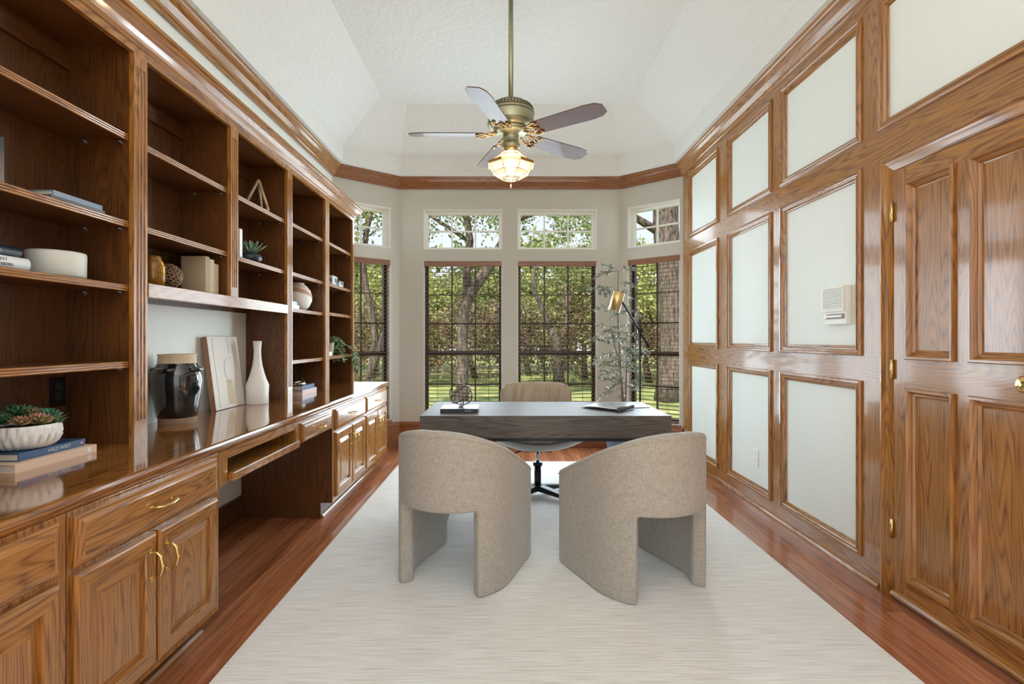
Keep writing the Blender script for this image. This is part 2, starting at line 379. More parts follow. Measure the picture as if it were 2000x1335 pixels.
# ------------------------------------------------------------------ panelled right wall
PY = lambda y: y - YREAR
rows_z = [(.10, .99), (1.115, 2.065), (2.195, 2.83)]
cols = [(4.353, 5.06), (3.475, 4.17), (2.594, 3.361)]
cols2 = [(.45, 1.46), (-.75, .25)]
holes = [(PY(a), PY(b), z0, z1) for a, b in cols + cols2 for z0, z1 in rows_z] + [(PY(1.50), PY(2.476), 2.195, 2.83), (PY(1.60), PY(2.455), 0, 2.04)]
def pm(u, v):
    for z0, z1 in rows_z:
        if z0 < v < z1: return 1
    return 0
bm = B(); holed(bm, pl_right, 0, L_right - .0, 0, 2.88, .0, XR - XWD, holes, lambda u, v: 1 if any(z0 < v < z1 for z0, z1 in rows_z) else 0)
struct('trim_6', bm, [oak['Y'], oak['Z']])
mprof = [(0, .010), (0, .019), (.004, .025), (.014, .027), (.020, .020), (.027, .018), (.032, .022), (.037, .020), (.043, .009), (.050, .007), (.053, .001)]
k = 7
for h in holes[:-1]:
    bm = B(); rings(bm, pl_right, *h, mprof, cap=False, mh=0, mv=1); struct('trim_%d' % k, bm, [oak['Y'], oak['Z']]); k += 1
# shoe moulding
bm = B(); sweep(bm, [(XWD, 2.469), (XWD, YR)], [(0, 0.001), (.02, .001), (.018, .010), (.011, .018), (0, .022)]); struct('trim_%d' % k, bm, oak['Y']); k += 1
bm = B(); sweep(bm, [(XWD, -.85), (XWD, 1.58)], [(0, 0.001), (.02, .001), (.018, .010), (.011, .018), (0, .022)]); struct('trim_%d' % k, bm, oak['Y']); k += 1
# door casing
bm = B()
cas = [(0, .010), (.004, .026), (.016, .030), (.026, .022), (.034, .020), (.046, .018), (.062, .012), (.070, .008), (.070, -.03)]
u0, u1, v1 = PY(1.60), PY(2.455), 2.055
rws = [[bm.verts.new(pl_right.p(a, b, h)) for a, b in ((u0 + i, 0.001), (u0 + i, v1 - i), (u1 - i, v1 - i), (u1 - i, 0.001))] for i, h in cas]
for a in range(len(rws) - 1):
    for j in range(3): bm.faces.new((rws[a][j], rws[a][j + 1], rws[a + 1][j + 1], rws[a + 1][j])).material_index = 0 if j == 1 else 1
struct('trim_%d' % k, bm, [oak['Y'], oak['Z']]); k += 1
# door leaf
D0, D1 = 1.674, 2.380
door = thing('door_1', 'honey oak four panel door with brass knob in the panelled right wall', 'door', (XWD, (D0 + D1) / 2, 0)); door['kind'] = 'structure'; del door['category']; del door['label']
dpl = Plane((XWD, 0, 0), (0, 1, 0), (-1, 0, 0))
dh = [(a, b, z0, z1) for a, b in ((1.745, 1.99), (2.055, 2.307)) for z0, z1 in ((.108, .981), (1.108, 1.908))]
bm = B(); holed(bm, dpl, D0, D1, .012, 1.98, -.035, 0, dh, lambda u, v: 0 if (v < .108 or .981 < v < 1.108 or v > 1.908) and (1.745 < u < 2.307) else 1)
obj('door_frame', bm, [oak['Y'], oak['Z']], door, world=True)
for h in dh:
    bm = B(); rings(bm, dpl, *h, [(0, 0), (0, .010), (.004, .014), (.013, .014), (.018, .004), (.026, -.004), (.031, -.002), (.037, -.012), (.042, -.014)], cap=False, mh=0, mv=1)
    rings(bm, dpl, h[0] + .042, h[1] - .042, h[2] + .042, h[3] - .042, [(0, -.014), (.001, -.0145)], cap=True, mh=0, mv=1)
    obj('door_panel', bm, [oak['Y'], oak['Z']], door, world=True)
bm = B(); sweep(bm, [(XWD, D0), (XWD, D1)], [(0, .012), (.02, .012), (.022, .024), (.014, .034), (0, .04)]); obj('door_sweep', bm, oak['Y'], door, world=True)
bm = B(); tube(bm, [(XWD, 1.734, 1.046), (XWD - .006, 1.734, 1.046)], .033, 24); tube(bm, [(XWD, 1.734, 1.046), (XWD - .03, 1.734, 1.046)], .011, 16)
pr_ = [(.012, 0), (.024, .006), (.030, .016), (.029, .026), (.020, .034), (.006, .037)]
rws = [[bm.verts.new((XWD - .026 - z, 1.734 + r * math.cos(2 * PI * i / 24), 1.046 + r * math.sin(2 * PI * i / 24))) for i in range(24)] for r, z in pr_]
for a in range(len(rws) - 1):
    for i in range(24): bm.faces.new((rws[a][i], rws[a][(i + 1) % 24], rws[a + 1][(i + 1) % 24], rws[a + 1][i])).smooth = True
bm.faces.new(rws[-1]); kn = obj('door_knob', bm, brass, door, world=True); kn['label'] = 'polished brass door knob'
for z in (1.79, 1.06, .32):
    bm = B(); tube(bm, [(XWD - .008, 2.384, z - .045), (XWD - .008, 2.384, z + .045)], .0065, 10); obj('hinge', bm, brass, door, world=True)

# ------------------------------------------------------------------ windows and blinds
def window(idx, pl, a, b, z0, z1, fr, cols_, rows_, meet=None, fw=.036):
    c = pl.p((a + b) / 2, z0, -.115); t = thing('window_%d' % idx, None, None, c); t['kind'] = 'structure'
    bm = B(); holed(bm, pl, a, b, z0, z1, -.14, -.09, [(a + fw, b - fw, z0 + fw, z1 - fw)]); 
    obj('window_frame', bm, fr, t, world=True)
    bm = B(); e_ = .006
    for q in ((a, a + e_, z0, z1), (b - e_, b, z0, z1), (a + e_, b - e_, z1 - e_, z1), (a + e_, b - e_, z0, z0 + e_)): pbox(bm, pl, *q, -.090, .001)
    obj('jamb_liner', bm, white, t, world=True)
    bm = B(); mw = .016 if fr is white else .014
    for i in range(1, cols_):
        u = a + fw + (b - a - 2 * fw) * i / cols_; pbox(bm, pl, u - mw / 2, u + mw / 2, z0 + fw, z1 - fw, -.128, -.104)
    for z in rows_: pbox(bm, pl, a + fw, b - fw, z - mw / 2, z + mw / 2, -.127, -.105)
    if meet: pbox(bm, pl, a + fw, b - fw, meet - .025, meet + .022, -.135, -.095)
    obj('muntin', bm, fr, t, world=True)
    bm = B(); vs = [bm.verts.new(pl.p(u, v, -.116)) for u, v in ((a + fw, z0 + fw), (b - fw, z0 + fw), (b - fw, z1 - fw), (a + fw, z1 - fw))]; bm.faces.new(vs)
    obj('glass_pane', bm, glass, t, world=True)
    return t
def blind(pl, a, b, label, cord_side):
    c = pl.p((a + b) / 2, ZT - .02, -.045)
    t = thing('window_blind', label, 'window blind', c, 0, 'brown wooden blinds in the bay')
    bm = B(); pbox(bm, pl, a + .002, b - .002, ZT - .062, ZT - .001, -.012, .006); pbox(bm, pl, a + .002, b - .002, ZT - .05, ZT - .004, -.07, -.012); obj('valance', bm, valm, t, world=True, bevel=.003)
    bm = B(); z = ZB_ + .06; dn = .0235
    while z < ZT - .07:
        vv = [bm.verts.new(pl.p(u, z + sg * .0017 - sn * .0009, -.042 + sn * dn)) for sg in (-1, 1) for u, sn in ((a + .012, -1), (b - .012, -1), (b - .012, 1), (a + .012, 1))]
        for fc in ((3, 2, 1, 0), (4, 5, 6, 7), (0, 1, 5, 4), (1, 2, 6, 5), (2, 3, 7, 6), (3, 0, 4, 7)): bm.faces.new([vv[i_] for i_ in fc])
        z += .0425
    obj('slats', bm, slatm, t, world=True)
    bm = B(); pbox(bm, pl, a + .012, b - .012, ZB_ + .012, ZB_ + .030, -.064, -.020); obj('bottom_rail', bm, slatm, t, world=True, bevel=.003)
    for f_ in ((.17, .83) if b - a > .7 else (.25, .75)):
        u = a + (b - a) * f_; bm = B()
        for n in (-.065, -.019): pbox(bm, pl, u - .0012, u + .0012, ZB_ + .03, ZT - .05, n - .0006, n + .0006)
        obj('ladder_cord', bm, cordm, t, world=True)
    u = a + .05 if cord_side else b - .05
    bm = B(); pbox(bm, pl, u - .0012, u + .0012, 1.0, ZT - .05, -.010, -.008); 
    tp = pl.p(u, .965, -.009); lathe(bm, [(.003, .035), (.006, .03), (.009, .004), (.007, 0)], 10, tp)
    obj('pull_cord', bm, cordm, t, world=True)
    return t
w1, w2 = .68, .36
idx = 1
for pl, (a, b), cc, lab, cs in ((pl_al, hal, 2, 'brown wooden blind on the left angled bay window, partly behind the bookcase', 0), (pl_b, hb[1], 3, 'brown wooden blind on the left one of the two back windows', 1),
                   (pl_b, hb[0], 3, 'brown wooden blind on the back window behind the office chair, beside the olive tree', 1), (pl_ar, har, 2, 'brown wooden blind on the right angled window beside the panelled wall', 0)):
    window(idx, pl, a, b, ZB_, ZT, bronze_fr, cc, [1.375, 1.70, .69], meet=1.045); idx += 1
    window(idx, pl, a, b, UB, UT, white, cc, [(UB + UT) / 2]); idx += 1
    bm = B(); pbox(bm, pl, a - .01, b + .01, ZB_ - .028, ZB_ + .0, -.09, .022); struct('trim_%d' % k, bm, redoak['X']); k += 1
    blind(pl, a, b, lab, cs)

# ------------------------------------------------------------------ left built-ins
XF, XFR = -1.173, -1.153          # cabinet face frame, drawer/door fronts
XB, XBK = -1.500, XL + .002
ZCT = .78
cpl = Plane((XF, 0, 0), (0, 1, 0), (1, 0, 0))
def pull(parent, c, vertical, half=.048, name='handle'):
    bm = B(); x, y, z = c
    ax = Vector((0, 0, 1)) if vertical else Vector((0, 1, 0)); C = Vector(c)
    tube(bm, [C - ax * half, C - ax * half + Vector((.018, 0, 0)), C - ax * (half - .012) + Vector((.030, 0, 0)), C - ax * .016 + Vector((.034, 0, 0)), C + Vector((.037, 0, 0)), C + ax * .016 + Vector((.034, 0, 0)), C + ax * (half - .012) + Vector((.030, 0, 0)), C + ax * half + Vector((.018, 0, 0)), C + ax * half], [.0035, .0035, .004, .0042, .006, .0042, .004, .0035, .0035], 8)
    for s in (-1, 1):
        q = C + ax * s * half
        tube(bm, [q, q + Vector((.003, 0, 0))], .0085, 12); tube(bm, [q + ax * s * .010, q + ax * s * .010 + Vector((.0025, 0, 0))], .005, 10)
    obj(name, bm, brass, parent, world=True)
def front_drawer(parent, y0, y1, z0, z1, hl=.048):
    bm = B(); rings(bm, cpl, y0, y1, z0, z1, [(0, .001), (0, .012), (.004, .016), (.010, .016), (.013, .020), (.020, .0215), (.024, .0225)], cap=True, mh=0, mv=1, mc=0, base=True)
    d = obj('drawer', bm, [oak['Y'], oak['Z']], parent, world=True)
    pull(d, (XF + .0225, (y0 + y1) / 2, (z0 + z1) / 2), False, hl)
def front_door(parent, y0, y1, z0, z1, hy):
    bm = B(); rings(bm, cpl, y0, y1, z0, z1, [(0, .001), (0, .012), (.005, .017), (.010, .020), (.052, .020), (.056, .017), (.058, .009), (.062, .009), (.088, .019), (.090, .019)], cap=True, mh=0, mv=1, mc=1, base=True)
    d = obj('door', bm, [oak['Y'], oak['Z']], parent, world=True)
    pull(d, (XF + .020, hy, z1 - .10), True, .042)
def carcass(parent, y0, y1, rsoft=True):
    bm = B(); box(bm, XBK, XF, y0, y1, .10, .737, 1); box(bm, XBK, -1.252, y0 + .0005, y1 - .0005, .001, .10, 1); bd = obj('body', bm, [oak['Y'], oak['Z'], shaded_oak['Z']], parent, world=True, bevel=.0015)
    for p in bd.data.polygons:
        if abs(p.normal.y) > .9: p.material_index = 2  # side faces take the oak with shade in its colour
    bm = B(); box(bm, -1.2519, -1.2510, y0, y1, .001, .099); obj('toe_kick', bm, shaded_oak['Y'], parent, world=True)
    bm = B(); sweep(bm, [(-1.2510, y1), (-1.2510, y0)], [(0, .001), (.020, .001), (.018, .012), (.010, .02), (0, .022)]); obj('shoe_moulding', bm, oak['Y'], parent, world=True)
def cabinet(y0, y1, fy, label, single=True):
    t = thing('base_cabinet', label, 'cabinet', ((XBK + XF) / 2, (y0 + y1) / 2, 0), 0, 'oak base cabinets under the counter')
    carcass(t, y0, y1)
    for a, b in fy['drawers']: front_drawer(t, a, b, .585, .723)
    for a, b, h in fy['doors']: front_door(t, a, b, .130, .566, h)
    return t
cabinet(.62, 1.362, dict(drawers=[(.65, 1.328)], doors=[(.65, .985, .955), (.999, 1.328, 1.03)]), 'nearest oak base cabinet at the left edge, under the potted succulents')
cabinet(1.364, 2.083, dict(drawers=[(1.374, 2.050)], doors=[(1.374, 1.692, 1.660), (1.704, 2.050, 1.738)]), 'oak base cabinet with two doors just left of the kneehole')
cabinet(3.440, 4.205, dict(drawers=[(3.475, 4.185)], doors=[(3.482, 3.822, 3.79), (3.838, 4.183, 3.87)]), 'oak base cabinet just beyond the kneehole, two doors under a pale drawer')
cabinet(4.207, 4.975, dict(drawers=[(4.222, 4.930)], doors=[(4.225, 4.568, 4.535), (4.584, 4.930, 4.615)]), 'farthest oak base cabinet, next to the bay window')
# kneehole apron with keyboard tray and drawer
t = thing('kneehole_apron', 'oak apron over the kneehole with a pulled keyboard tray and small drawer', 'desk apron', (-1.2, 2.76, .60))
bm = B()
box(bm, XF - .02, XF, 2.150, 3.438, .700, .737); box(bm, XF - .10, XF, 2.085, 2.150, .594, .737, 1); box(bm, XF - .45, XF, 2.845, 2.918, .605, .700, 1)
box(bm, XF - .45, XF - .03, 2.918, 3.438, .612, .700)
obj('apron_frame', bm, [oak['Y'], oak['Z']], t, world=True)
front_drawer(t, 2.872 + .03, 3.385, .612, .722, .04)
bm = B(); box(bm, XF - .40, XF + .005, 2.156, 2.838, .607, .630); box(bm, XF + .003, XF + .025, 2.152, 2.842, .603, .640)
obj('keyboard_tray', bm, oak['Y'], t, world=True, bevel=.004)
bm = B(); box(bm, XF - .40, XF - .02, 2.1505, 2.1555, .610, .625); obj('tray_rail', bm, chrome, t, world=True)
# worktop
ct = thing('countertop', 'long glossy oak countertop running along the left wall', 'countertop', (-1.48, 2.8, .737))
bm = B(); box(bm, XBK, -1.182, .60, 5.04, .738, ZCT); sweep(bm, [(-1.182, 5.04), (-1.182, .60)], [(0, .7375), (.006, .7375), (.010, .742), (.014, .748), (.014, .752), (.019, .758), (.021, .768), (.017, .777), (.008, .7799), (0, .7800)])
obj('worktop', bm, ctop, ct, world=True)
# kneehole baseboard
bm = B(); box(bm, XL, XL + .016, 2.085, 3.438, .001, .155); struct('baseboard_left', bm, shaded_oak['Y'])

# upper bookcases
def fluted(parent, y0, y1, z0, z1, flutes=True, za=None, zb=None):
    bm = B(); za = za or z0 + .09; zb = zb or z1 - .05
    if not flutes:
        box(bm, XB - .02, XB, y0, y1, z0, z1)
    else:
        box(bm, XB - .02, XB, y0, y1, z0, za); box(bm, XB - .02, XB, y0, y1, zb, z1)
        w = y1 - y0; gw = .013; pts = [(y0, XB)]
        for c in (.25, .5, .75):
            yc = y0 + w * c
            for q in range(0, 7):
                a = PI * q / 6; pts.append((yc - gw / 2 * math.cos(a), XB - .0085 * math.sin(a)))
        pts.append((y1, XB))
        lo = [bm.verts.new((x, y, za)) for y, x in pts]; hi = [bm.verts.new((x, y, zb)) for y, x in pts]
        for i in range(len(pts) - 1): bm.faces.new((lo[i], lo[i + 1], hi[i + 1], hi[i]))
        for y in (y0, y1):
            bm.faces.new([bm.verts.new(p) for p in ((XB - .02, y, za), (XB, y, za), (XB, y, zb), (XB - .02, y, zb))])
    obj('stile', bm, oak['Z'], parent, world=True)
def shelf_b(parent, y0, y1, z):
    bm = B(); box(bm, XBK + .012, XB - .030, y0 + .002, y1 - .002, z - .024, z)
    # reeded nosing
    pr = [(0, z - .028)]
    for c in (z - .0235, z - .0145, z - .0055):
        for q in range(7):
            a = -PI / 2 + PI * q / 6; pr.append((.005 + .0045 * math.cos(a), c + .0045 * math.sin(a)))
    pr.append((0, z))
    sweep(bm, [(XB - .030, y1 - .002), (XB - .030, y0 + .002)], pr)
    s = obj('shelf', bm, shaded_oak['Y'], parent, world=True)
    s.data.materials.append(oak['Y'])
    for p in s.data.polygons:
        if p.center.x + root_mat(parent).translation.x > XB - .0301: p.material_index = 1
    for x in (XB - .055, XBK + .09):
        bm = B(); tube(bm, [(x, y1 - .014, z - .030), (x, y1, z - .030)], .004, 8); tube(bm, [(x, y1 - .003, z - .036), (x, y1, z - .036)], .008, 8); obj('shelf_pin', bm, chrome, s, world=True)
ZBT = 2.355
def bookcase(y0, y1, z0, label, bays, stiles, flutes=(True, True), shelves=(), header=None):
    """y0..y1: outer extent incl. stiles; bays: openings"""
    t = thing('bookcase', label, 'bookcase', ((XB + XBK) / 2, (y0 + y1) / 2, z0), 0, 'oak bookcases over the counter')
    bm = B(); box(bm, XBK, XBK + .012, y0, y1, header[0] if header else z0, 2.465); obj('back_panel', bm, shaded_oak['Z'], t, world=True)
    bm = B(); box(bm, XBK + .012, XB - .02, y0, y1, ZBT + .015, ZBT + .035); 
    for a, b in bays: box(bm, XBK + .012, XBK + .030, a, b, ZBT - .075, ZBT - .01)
    obj('top_panel', bm, shaded_oak['Y'], t, world=True)
    bm = B(); box(bm, XB - .02, XB, y0, y1, ZBT, 2.465); obj('face_rail', bm, oak['Y'], t, world=True)
    for (a, b, zz, fl) in stiles:
        bm = B(); box(bm, XBK + .012, XB - .02, a, b, zz, ZBT + .015); obj('side_panel', bm, shaded_oak['Z'], t, world=True)
        fluted(t, a, b, zz, ZBT, fl, za=(zz + .05 if header and zz > 1 else None))
    for a, b, z in shelves: shelf_b(t, a, b, z)
    if header:
        bm = B(); box(bm, XBK, XB - .02, header[2], header[3], header[1] - .022, header[1]); box(bm, XB - .02, XB + .004, header[2] + .001, header[3] - .001, header[0], header[1])
        obj('header_board', bm, oak['Y'], t, world=True, bevel=.002)
    return t
bookcase(.69, 2.137, ZCT, 'tall oak bookcase nearest the camera, holding the white bowl and succulents', [(1.41, 2.06), (.77, 1.333)],
         [(2.060, 2.137, ZCT, True), (1.333, 1.410, ZCT, True), (.69, .77, ZCT, True)], shelves=[(1.41, 2.06, z) for z in (1.112, 1.42, 1.676, 2.025)] + [(.77, 1.333, z) for z in (1.112, 1.42, 1.676, 2.025)])
bookcase(2.1375, 3.503, 1.375, 'oak bookcase bridging the open desk nook, with the coral ball and beige books', [(2.1375, 2.783), (2.86, 3.503)],
         [(2.783, 2.860, 1.434, True)], shelves=[(2.1375, 2.783, 1.677), (2.1375, 2.783, 2.022), (2.86, 3.503, 1.672), (2.86, 3.503, 2.020)], header=(1.375, 1.434, 2.1375, 3.503))
bookcase(3.5035, 4.28, ZCT, 'oak bookcase right of the nook, holding the round striped vase', [(3.583, 4.235)],
         [(3.5035, 3.583, ZCT, True), (4.235, 4.28, ZCT, False)], shelves=[(3.583, 4.235, z) for z in (1.05, 1.422, 1.68, 2.03)])
bookcase(4.281, 5.03, ZCT, 'farthest oak bookcase, holding the trailing plant beside the bay window', [(4.327, 4.983)],
         [(4.281, 4.327, ZCT, False), (4.983, 5.03, ZCT, False)], shelves=[(4.327, 4.983, z) for z in (1.055, 1.432, 1.683, 2.035)])
bm = B(); sweep(bm, [(XBK, 5.031), (XB, 5.031), (XB, .69)], [(0.001, 2.388), (.008, 2.388), (.010, 2.396), (.018, 2.402), (.022, 2.412), (.030, 2.430), (.048, 2.446), (.058, 2.452), (.060, 2.462), (.070, 2.466), (.072, 2.480), (0.001, 2.480)][::-1])
for p in list(bm.verts): pass
cor = obj('cornice', bm, oak['Y']); setp(cor, 'oak cornice moulding along the top of the bookcases', 'cornice moulding')
bm = B(); box(bm, XBK + .012, XBK + .018, 1.985, 2.052, .935, 1.05); ob = obj('outlet_plate', bm, black, origin=(XBK + .012, 2.018, .935), bevel=.002); setp(ob, 'black outlet plate on the back panel of the nearest bookcase', 'outlet')
for z in (.962, 1.0):
    o = obj('socket', bxx(.005, .0075, -.016, .016, z - .935, z - .935 + .028), mat('dull_black', (.03, .03, .03, 1), .6), ob)

# ------------------------------------------------------------------ rug
bm = B(); box(bm, -1.03, 1.445, 1.15, 4.98, .001, .013); rg = obj('area_rug', bm, rugm, origin=(.2, 3.0, 0), bevel=.004); setp(rg, 'large ivory woven rug under the desk and armchairs', 'rug')
RZ = .013

# ------------------------------------------------------------------ armchairs
def barrel_outline(off, n=14):
    Rr, cy = .29 - off, -.06; pts = []
    yf = .285
    for q in range(6): pts.append((Rr, yf + (cy - yf) * q / 6, 0 if q == 0 else 0))
    for i in range(n * 2 + 1):
        a = -PI * i / (n * 2); pts.append((Rr * math.cos(a), cy + Rr * math.sin(a), a))
    for q in range(1, 7): pts.append((-Rr, cy + (yf - cy) * q / 6, -PI))
    return pts
def armchair(loc, rotz, label):
    t = thing('armchair', label, 'armchair', loc, rotz, 'barrel armchairs facing the desk')
    O = barrel_outline(0); I = barrel_outline(.068); m = len(O)
    def top(p):
        y = p[1]; s = min(max((y + .345) / .63, 0), 1)
        return .764 - .276 * s ** 1.13
    a_open = R(47)
    leg = [not (-PI + a_open < p[2] < -a_open) for p in O]
    bm = B(); ZO = .395
    def ring(i, z, P): return (P[i][0], P[i][1], z)
    vc = {}
    def V(i, lv, side):
        k_ = (i, lv, side)
        if k_ not in vc:
            P = O if side else I
            z = {0: 0.0, 1: ZO, 2: None}[lv] if lv < 2 else ZO + (top(O[i]) - ZO) * (lv - 1) / 4
            x, y = P[i][0], P[i][1]
            if lv == 5 or lv >= 2:
                pass
            vc[k_] = bm.verts.new((x, y, z))
        return vc[k_]
    for i in range(m - 1):
        isleg = leg[i] and leg[i + 1]
        lo = 0 if isleg else 1
        for lv in range(lo, 5):
            bm.faces.new((V(i, lv, 1), V(i + 1, lv, 1), V(i + 1, lv + 1, 1), V(i, lv + 1, 1)))
            bm.faces.new((V(i, lv, 0), V(i, lv + 1, 0), V(i + 1, lv + 1, 0), V(i + 1, lv, 0)))
        bm.faces.new((V(i, lo, 0), V(i + 1, lo, 0), V(i + 1, lo, 1), V(i, lo, 1)))
        bm.faces.new((V(i, 5, 1), V(i + 1, 5, 1), V(i + 1, 5, 0), V(i, 5, 0)))
        if i + 2 < m:
            nl = leg[i + 1] and leg[i + 2]
            if nl != isleg: bm.faces.new((V(i + 1, 0, 1), V(i + 1, 0, 0), V(i + 1, 1, 0), V(i + 1, 1, 1)))
    for i in (0, m - 1):
        for lv in range(0, 5): bm.faces.new((V(i, lv, 1), V(i, lv, 0), V(i, lv + 1, 0), V(i, lv + 1, 1)))
    obj('shell', bm, linen, t, smooth=True, bevel=.016, seg=3, angle=50)
    bm = B(); I2 = barrel_outline(.066)
    lo = [bm.verts.new((p[0], p[1], .40)) for p in I2]; hi = [bm.verts.new((p[0] , p[1] , .435)) for p in I2]
    bm.faces.new(lo[::-1]); bm.faces.new(hi)
    for i in range(len(lo)): bm.faces.new((lo[i], lo[(i + 1) % len(lo)], hi[(i + 1) % len(lo)], hi[i]))
    obj('seat', bm, linen, t, bevel=.008, seg=2)
    # piping along the outer edge of each side leg and opening
    bm = B()
    for s in (1, -1):
        pts = [(s * p[0] * 1.004, p[1] * 1.0, z) for p, z in [(O[next(i for i in range(m) if O[i][2] <= -a_open and O[i][2] < 0)], zz) for zz in (.02, .2, .38)]]
    tube(bm, [(O[i][0] * 1.0, O[i][1] * 1.0, top(O[i]) - .020) for i in range(0, m)], .0022, 6)
    for i, q in enumerate(bm.verts):
        d = Vector((q.co.x, q.co.y + .06, 0)); 
    obj('piping', bm, linen, t)
    return t
armchair((-.233, 2.656, RZ), R(-20), 'left one of the two oatmeal linen barrel armchairs facing the desk')
armchair((.654, 2.596, RZ), R(24), 'right one of the two oatmeal linen barrel armchairs, nearer the panelled wall')

# ------------------------------------------------------------------ desk
t = thing('desk', 'dark grey brown oak desk with a thick slab top', 'desk', (.231, 3.385, RZ))
bm = B(); box(bm, -.517, .979, 3.04, 3.73, .611, .745); obj('desk_top', bm, deskm, t, world=True, bevel=.003)
bm = B(); box(bm, -.47, .93, 3.08, 3.69, .585, .611); obj('under_frame', bm, mat('charcoal_wood', (.03, .035, .045, 1), .5), t, world=True)
for x in (-.46, .85):
    bm = B(); box(bm, x, x + .07, 3.12, 3.65, RZ, .585); obj('leg', bm, deskm, t, world=True, bevel=.003)

# ------------------------------------------------------------------ office chair
leather = mat('taupe_leather', srgb(176, 158, 134), .42, coat=.1)
mp = coords(leather, (11, 6, 1.2), rnd=False); mp.inputs['Rotation'].default_value = (0, R(62), 0)
n5 = nn(leather, 'ShaderNodeTexWave'); n5.inputs['Scale'].default_value = .8; n5.inputs['Distortion'].default_value = 5; n5.inputs['Detail'].default_value = 2; lk(leather, mp.outputs[0], n5.inputs['Vector']); bump(leather, n5.outputs['Fac'], .8, .010)
shellm = mat('grey_shell', srgb(178, 178, 174), .4)
t = thing('office_chair', 'taupe leather swivel office chair behind the desk', 'office chair', (.235, 3.90, RZ), R(180))
# local: faces +y, then turned to face the desk and the camera
def pad(bm, W_, H, f, th, n=16, m_=12, rc=.35):
    fr_, bk_ = [], []
    for j in range(m_ + 1):
        v = j / m_; A, C_ = [], []
        for i in range(n + 1):
            u = i / n * 2 - 1
            # rounded-rectangle squeeze
            uu = u * (1 - rc * .35 * max(0, abs(2 * v - 1) - .6) ** 2 / .16)
            vv = .5 + (v - .5) * (1 - .10 * abs(u) ** 4)
            p, nrm = f(uu, vv)
            edge = (1 - abs(u) ** 6) * (1 - abs(2 * v - 1) ** 6); th_ = th * (.15 + .85 * max(edge, 0) ** .5)
            A.append(bm.verts.new(p + nrm * th_)); C_.append(bm.verts.new(p - nrm * th_ * .3))
        fr_.append(A); bk_.append(C_)
    for j in range(m_):
        for i in range(n):
            a = bm.faces.new((fr_[j][i], fr_[j][i + 1], fr_[j + 1][i + 1], fr_[j + 1][i])); b = bm.faces.new((bk_[j][i], bk_[j + 1][i], bk_[j + 1][i + 1], bk_[j][i + 1])); a.smooth = b.smooth = True
    for i in range(n):
        bm.faces.new((fr_[0][i], bk_[0][i], bk_[0][i + 1], fr_[0][i + 1])); bm.faces.new((fr_[-1][i], fr_[-1][i + 1], bk_[-1][i + 1], bk_[-1][i]))
    for j in range(m_):
        bm.faces.new((fr_[j][0], fr_[j + 1][0], bk_[j + 1][0], bk_[j][0])); bm.faces.new((fr_[j][-1], bk_[j][-1], bk_[j + 1][-1], fr_[j + 1][-1]))
bm = B(); pad(bm, 1, 1, lambda u, v: (Vector((u * .285, -.26 + .07 * u * u - .03 * v, .47 + v * .37)), Vector((-.25 * u, 1, .05)).normalized()), .035)
obj('backrest', bm, leather, t)
bm = B(); pad(bm, 1, 1, lambda u, v: (Vector((u * .30, -.24 + v * .47, .420 + .035 * u * u)), Vector((0, 0, 1))), .035)
obj('seat', bm, leather, t)
bm = B()
g_ = []
for j in range(13):
    row = []
    for i in range(17):
        u = i / 8 - 1; v = j / 12
        row.append(bm.verts.new((u * .325, -.27 + v * .54, .362 + .08 * abs(u) ** 2.2 + .075 * (2 * v - 1) ** 4)))
    g_.append(row)
for j in range(12):
    for i in range(16): bm.faces.new((g_[j][i], g_[j][i + 1], g_[j + 1][i + 1], g_[j + 1][i])).smooth = True
o = obj('seat_shell', bm, shellm, t); s_ = o.modifiers.new('solid', 'SOLIDIFY'); s_.thickness = .008
bm = B(); tube(bm, [(0, 0, .20), (0, 0, .37)], .014, 14); obj('gas_lift', bm, chrome, t)
bm = B(); tube(bm, [(0, 0, .045), (0, 0, .23)], .026, 16); tube(bm, [(0, 0, .225), (0, 0, .255)], .036, 16); box(bm, -.10, .10, -.07, .07, .342, .356)
obj('column', bm, black, t)
bm = B(); tube(bm, [(.09, .05, .36), (.20, .10, .335), (.24, .11, .325)], .006, 8); obj('lever', bm, black, t)
for a in (38, 142, 218, 322):
    c, s = math.cos(R(a)), math.sin(R(a)); bm = B()
    vs = []
    for d, w, z0, z1 in ((0, .030, .040, .085), (.30, .018, .012, .034)):
        for sg in (-1, 1):
            for z in (z0, z1): vs.append(bm.verts.new((c * d - s * w * sg, s * d + c * w * sg, z)))
    for f in ((0, 1, 3, 2), (4, 6, 7, 5), (0, 4, 5, 1), (2, 3, 7, 6), (1, 5, 7, 3), (0, 2, 6, 4)): bm.faces.new([vs[i] for i in f])
    lathe(bm, [(.014, 0), (.014, .014)], 10, (c * .285, s * .285, 0))
    obj('base_leg', bm, black, t)

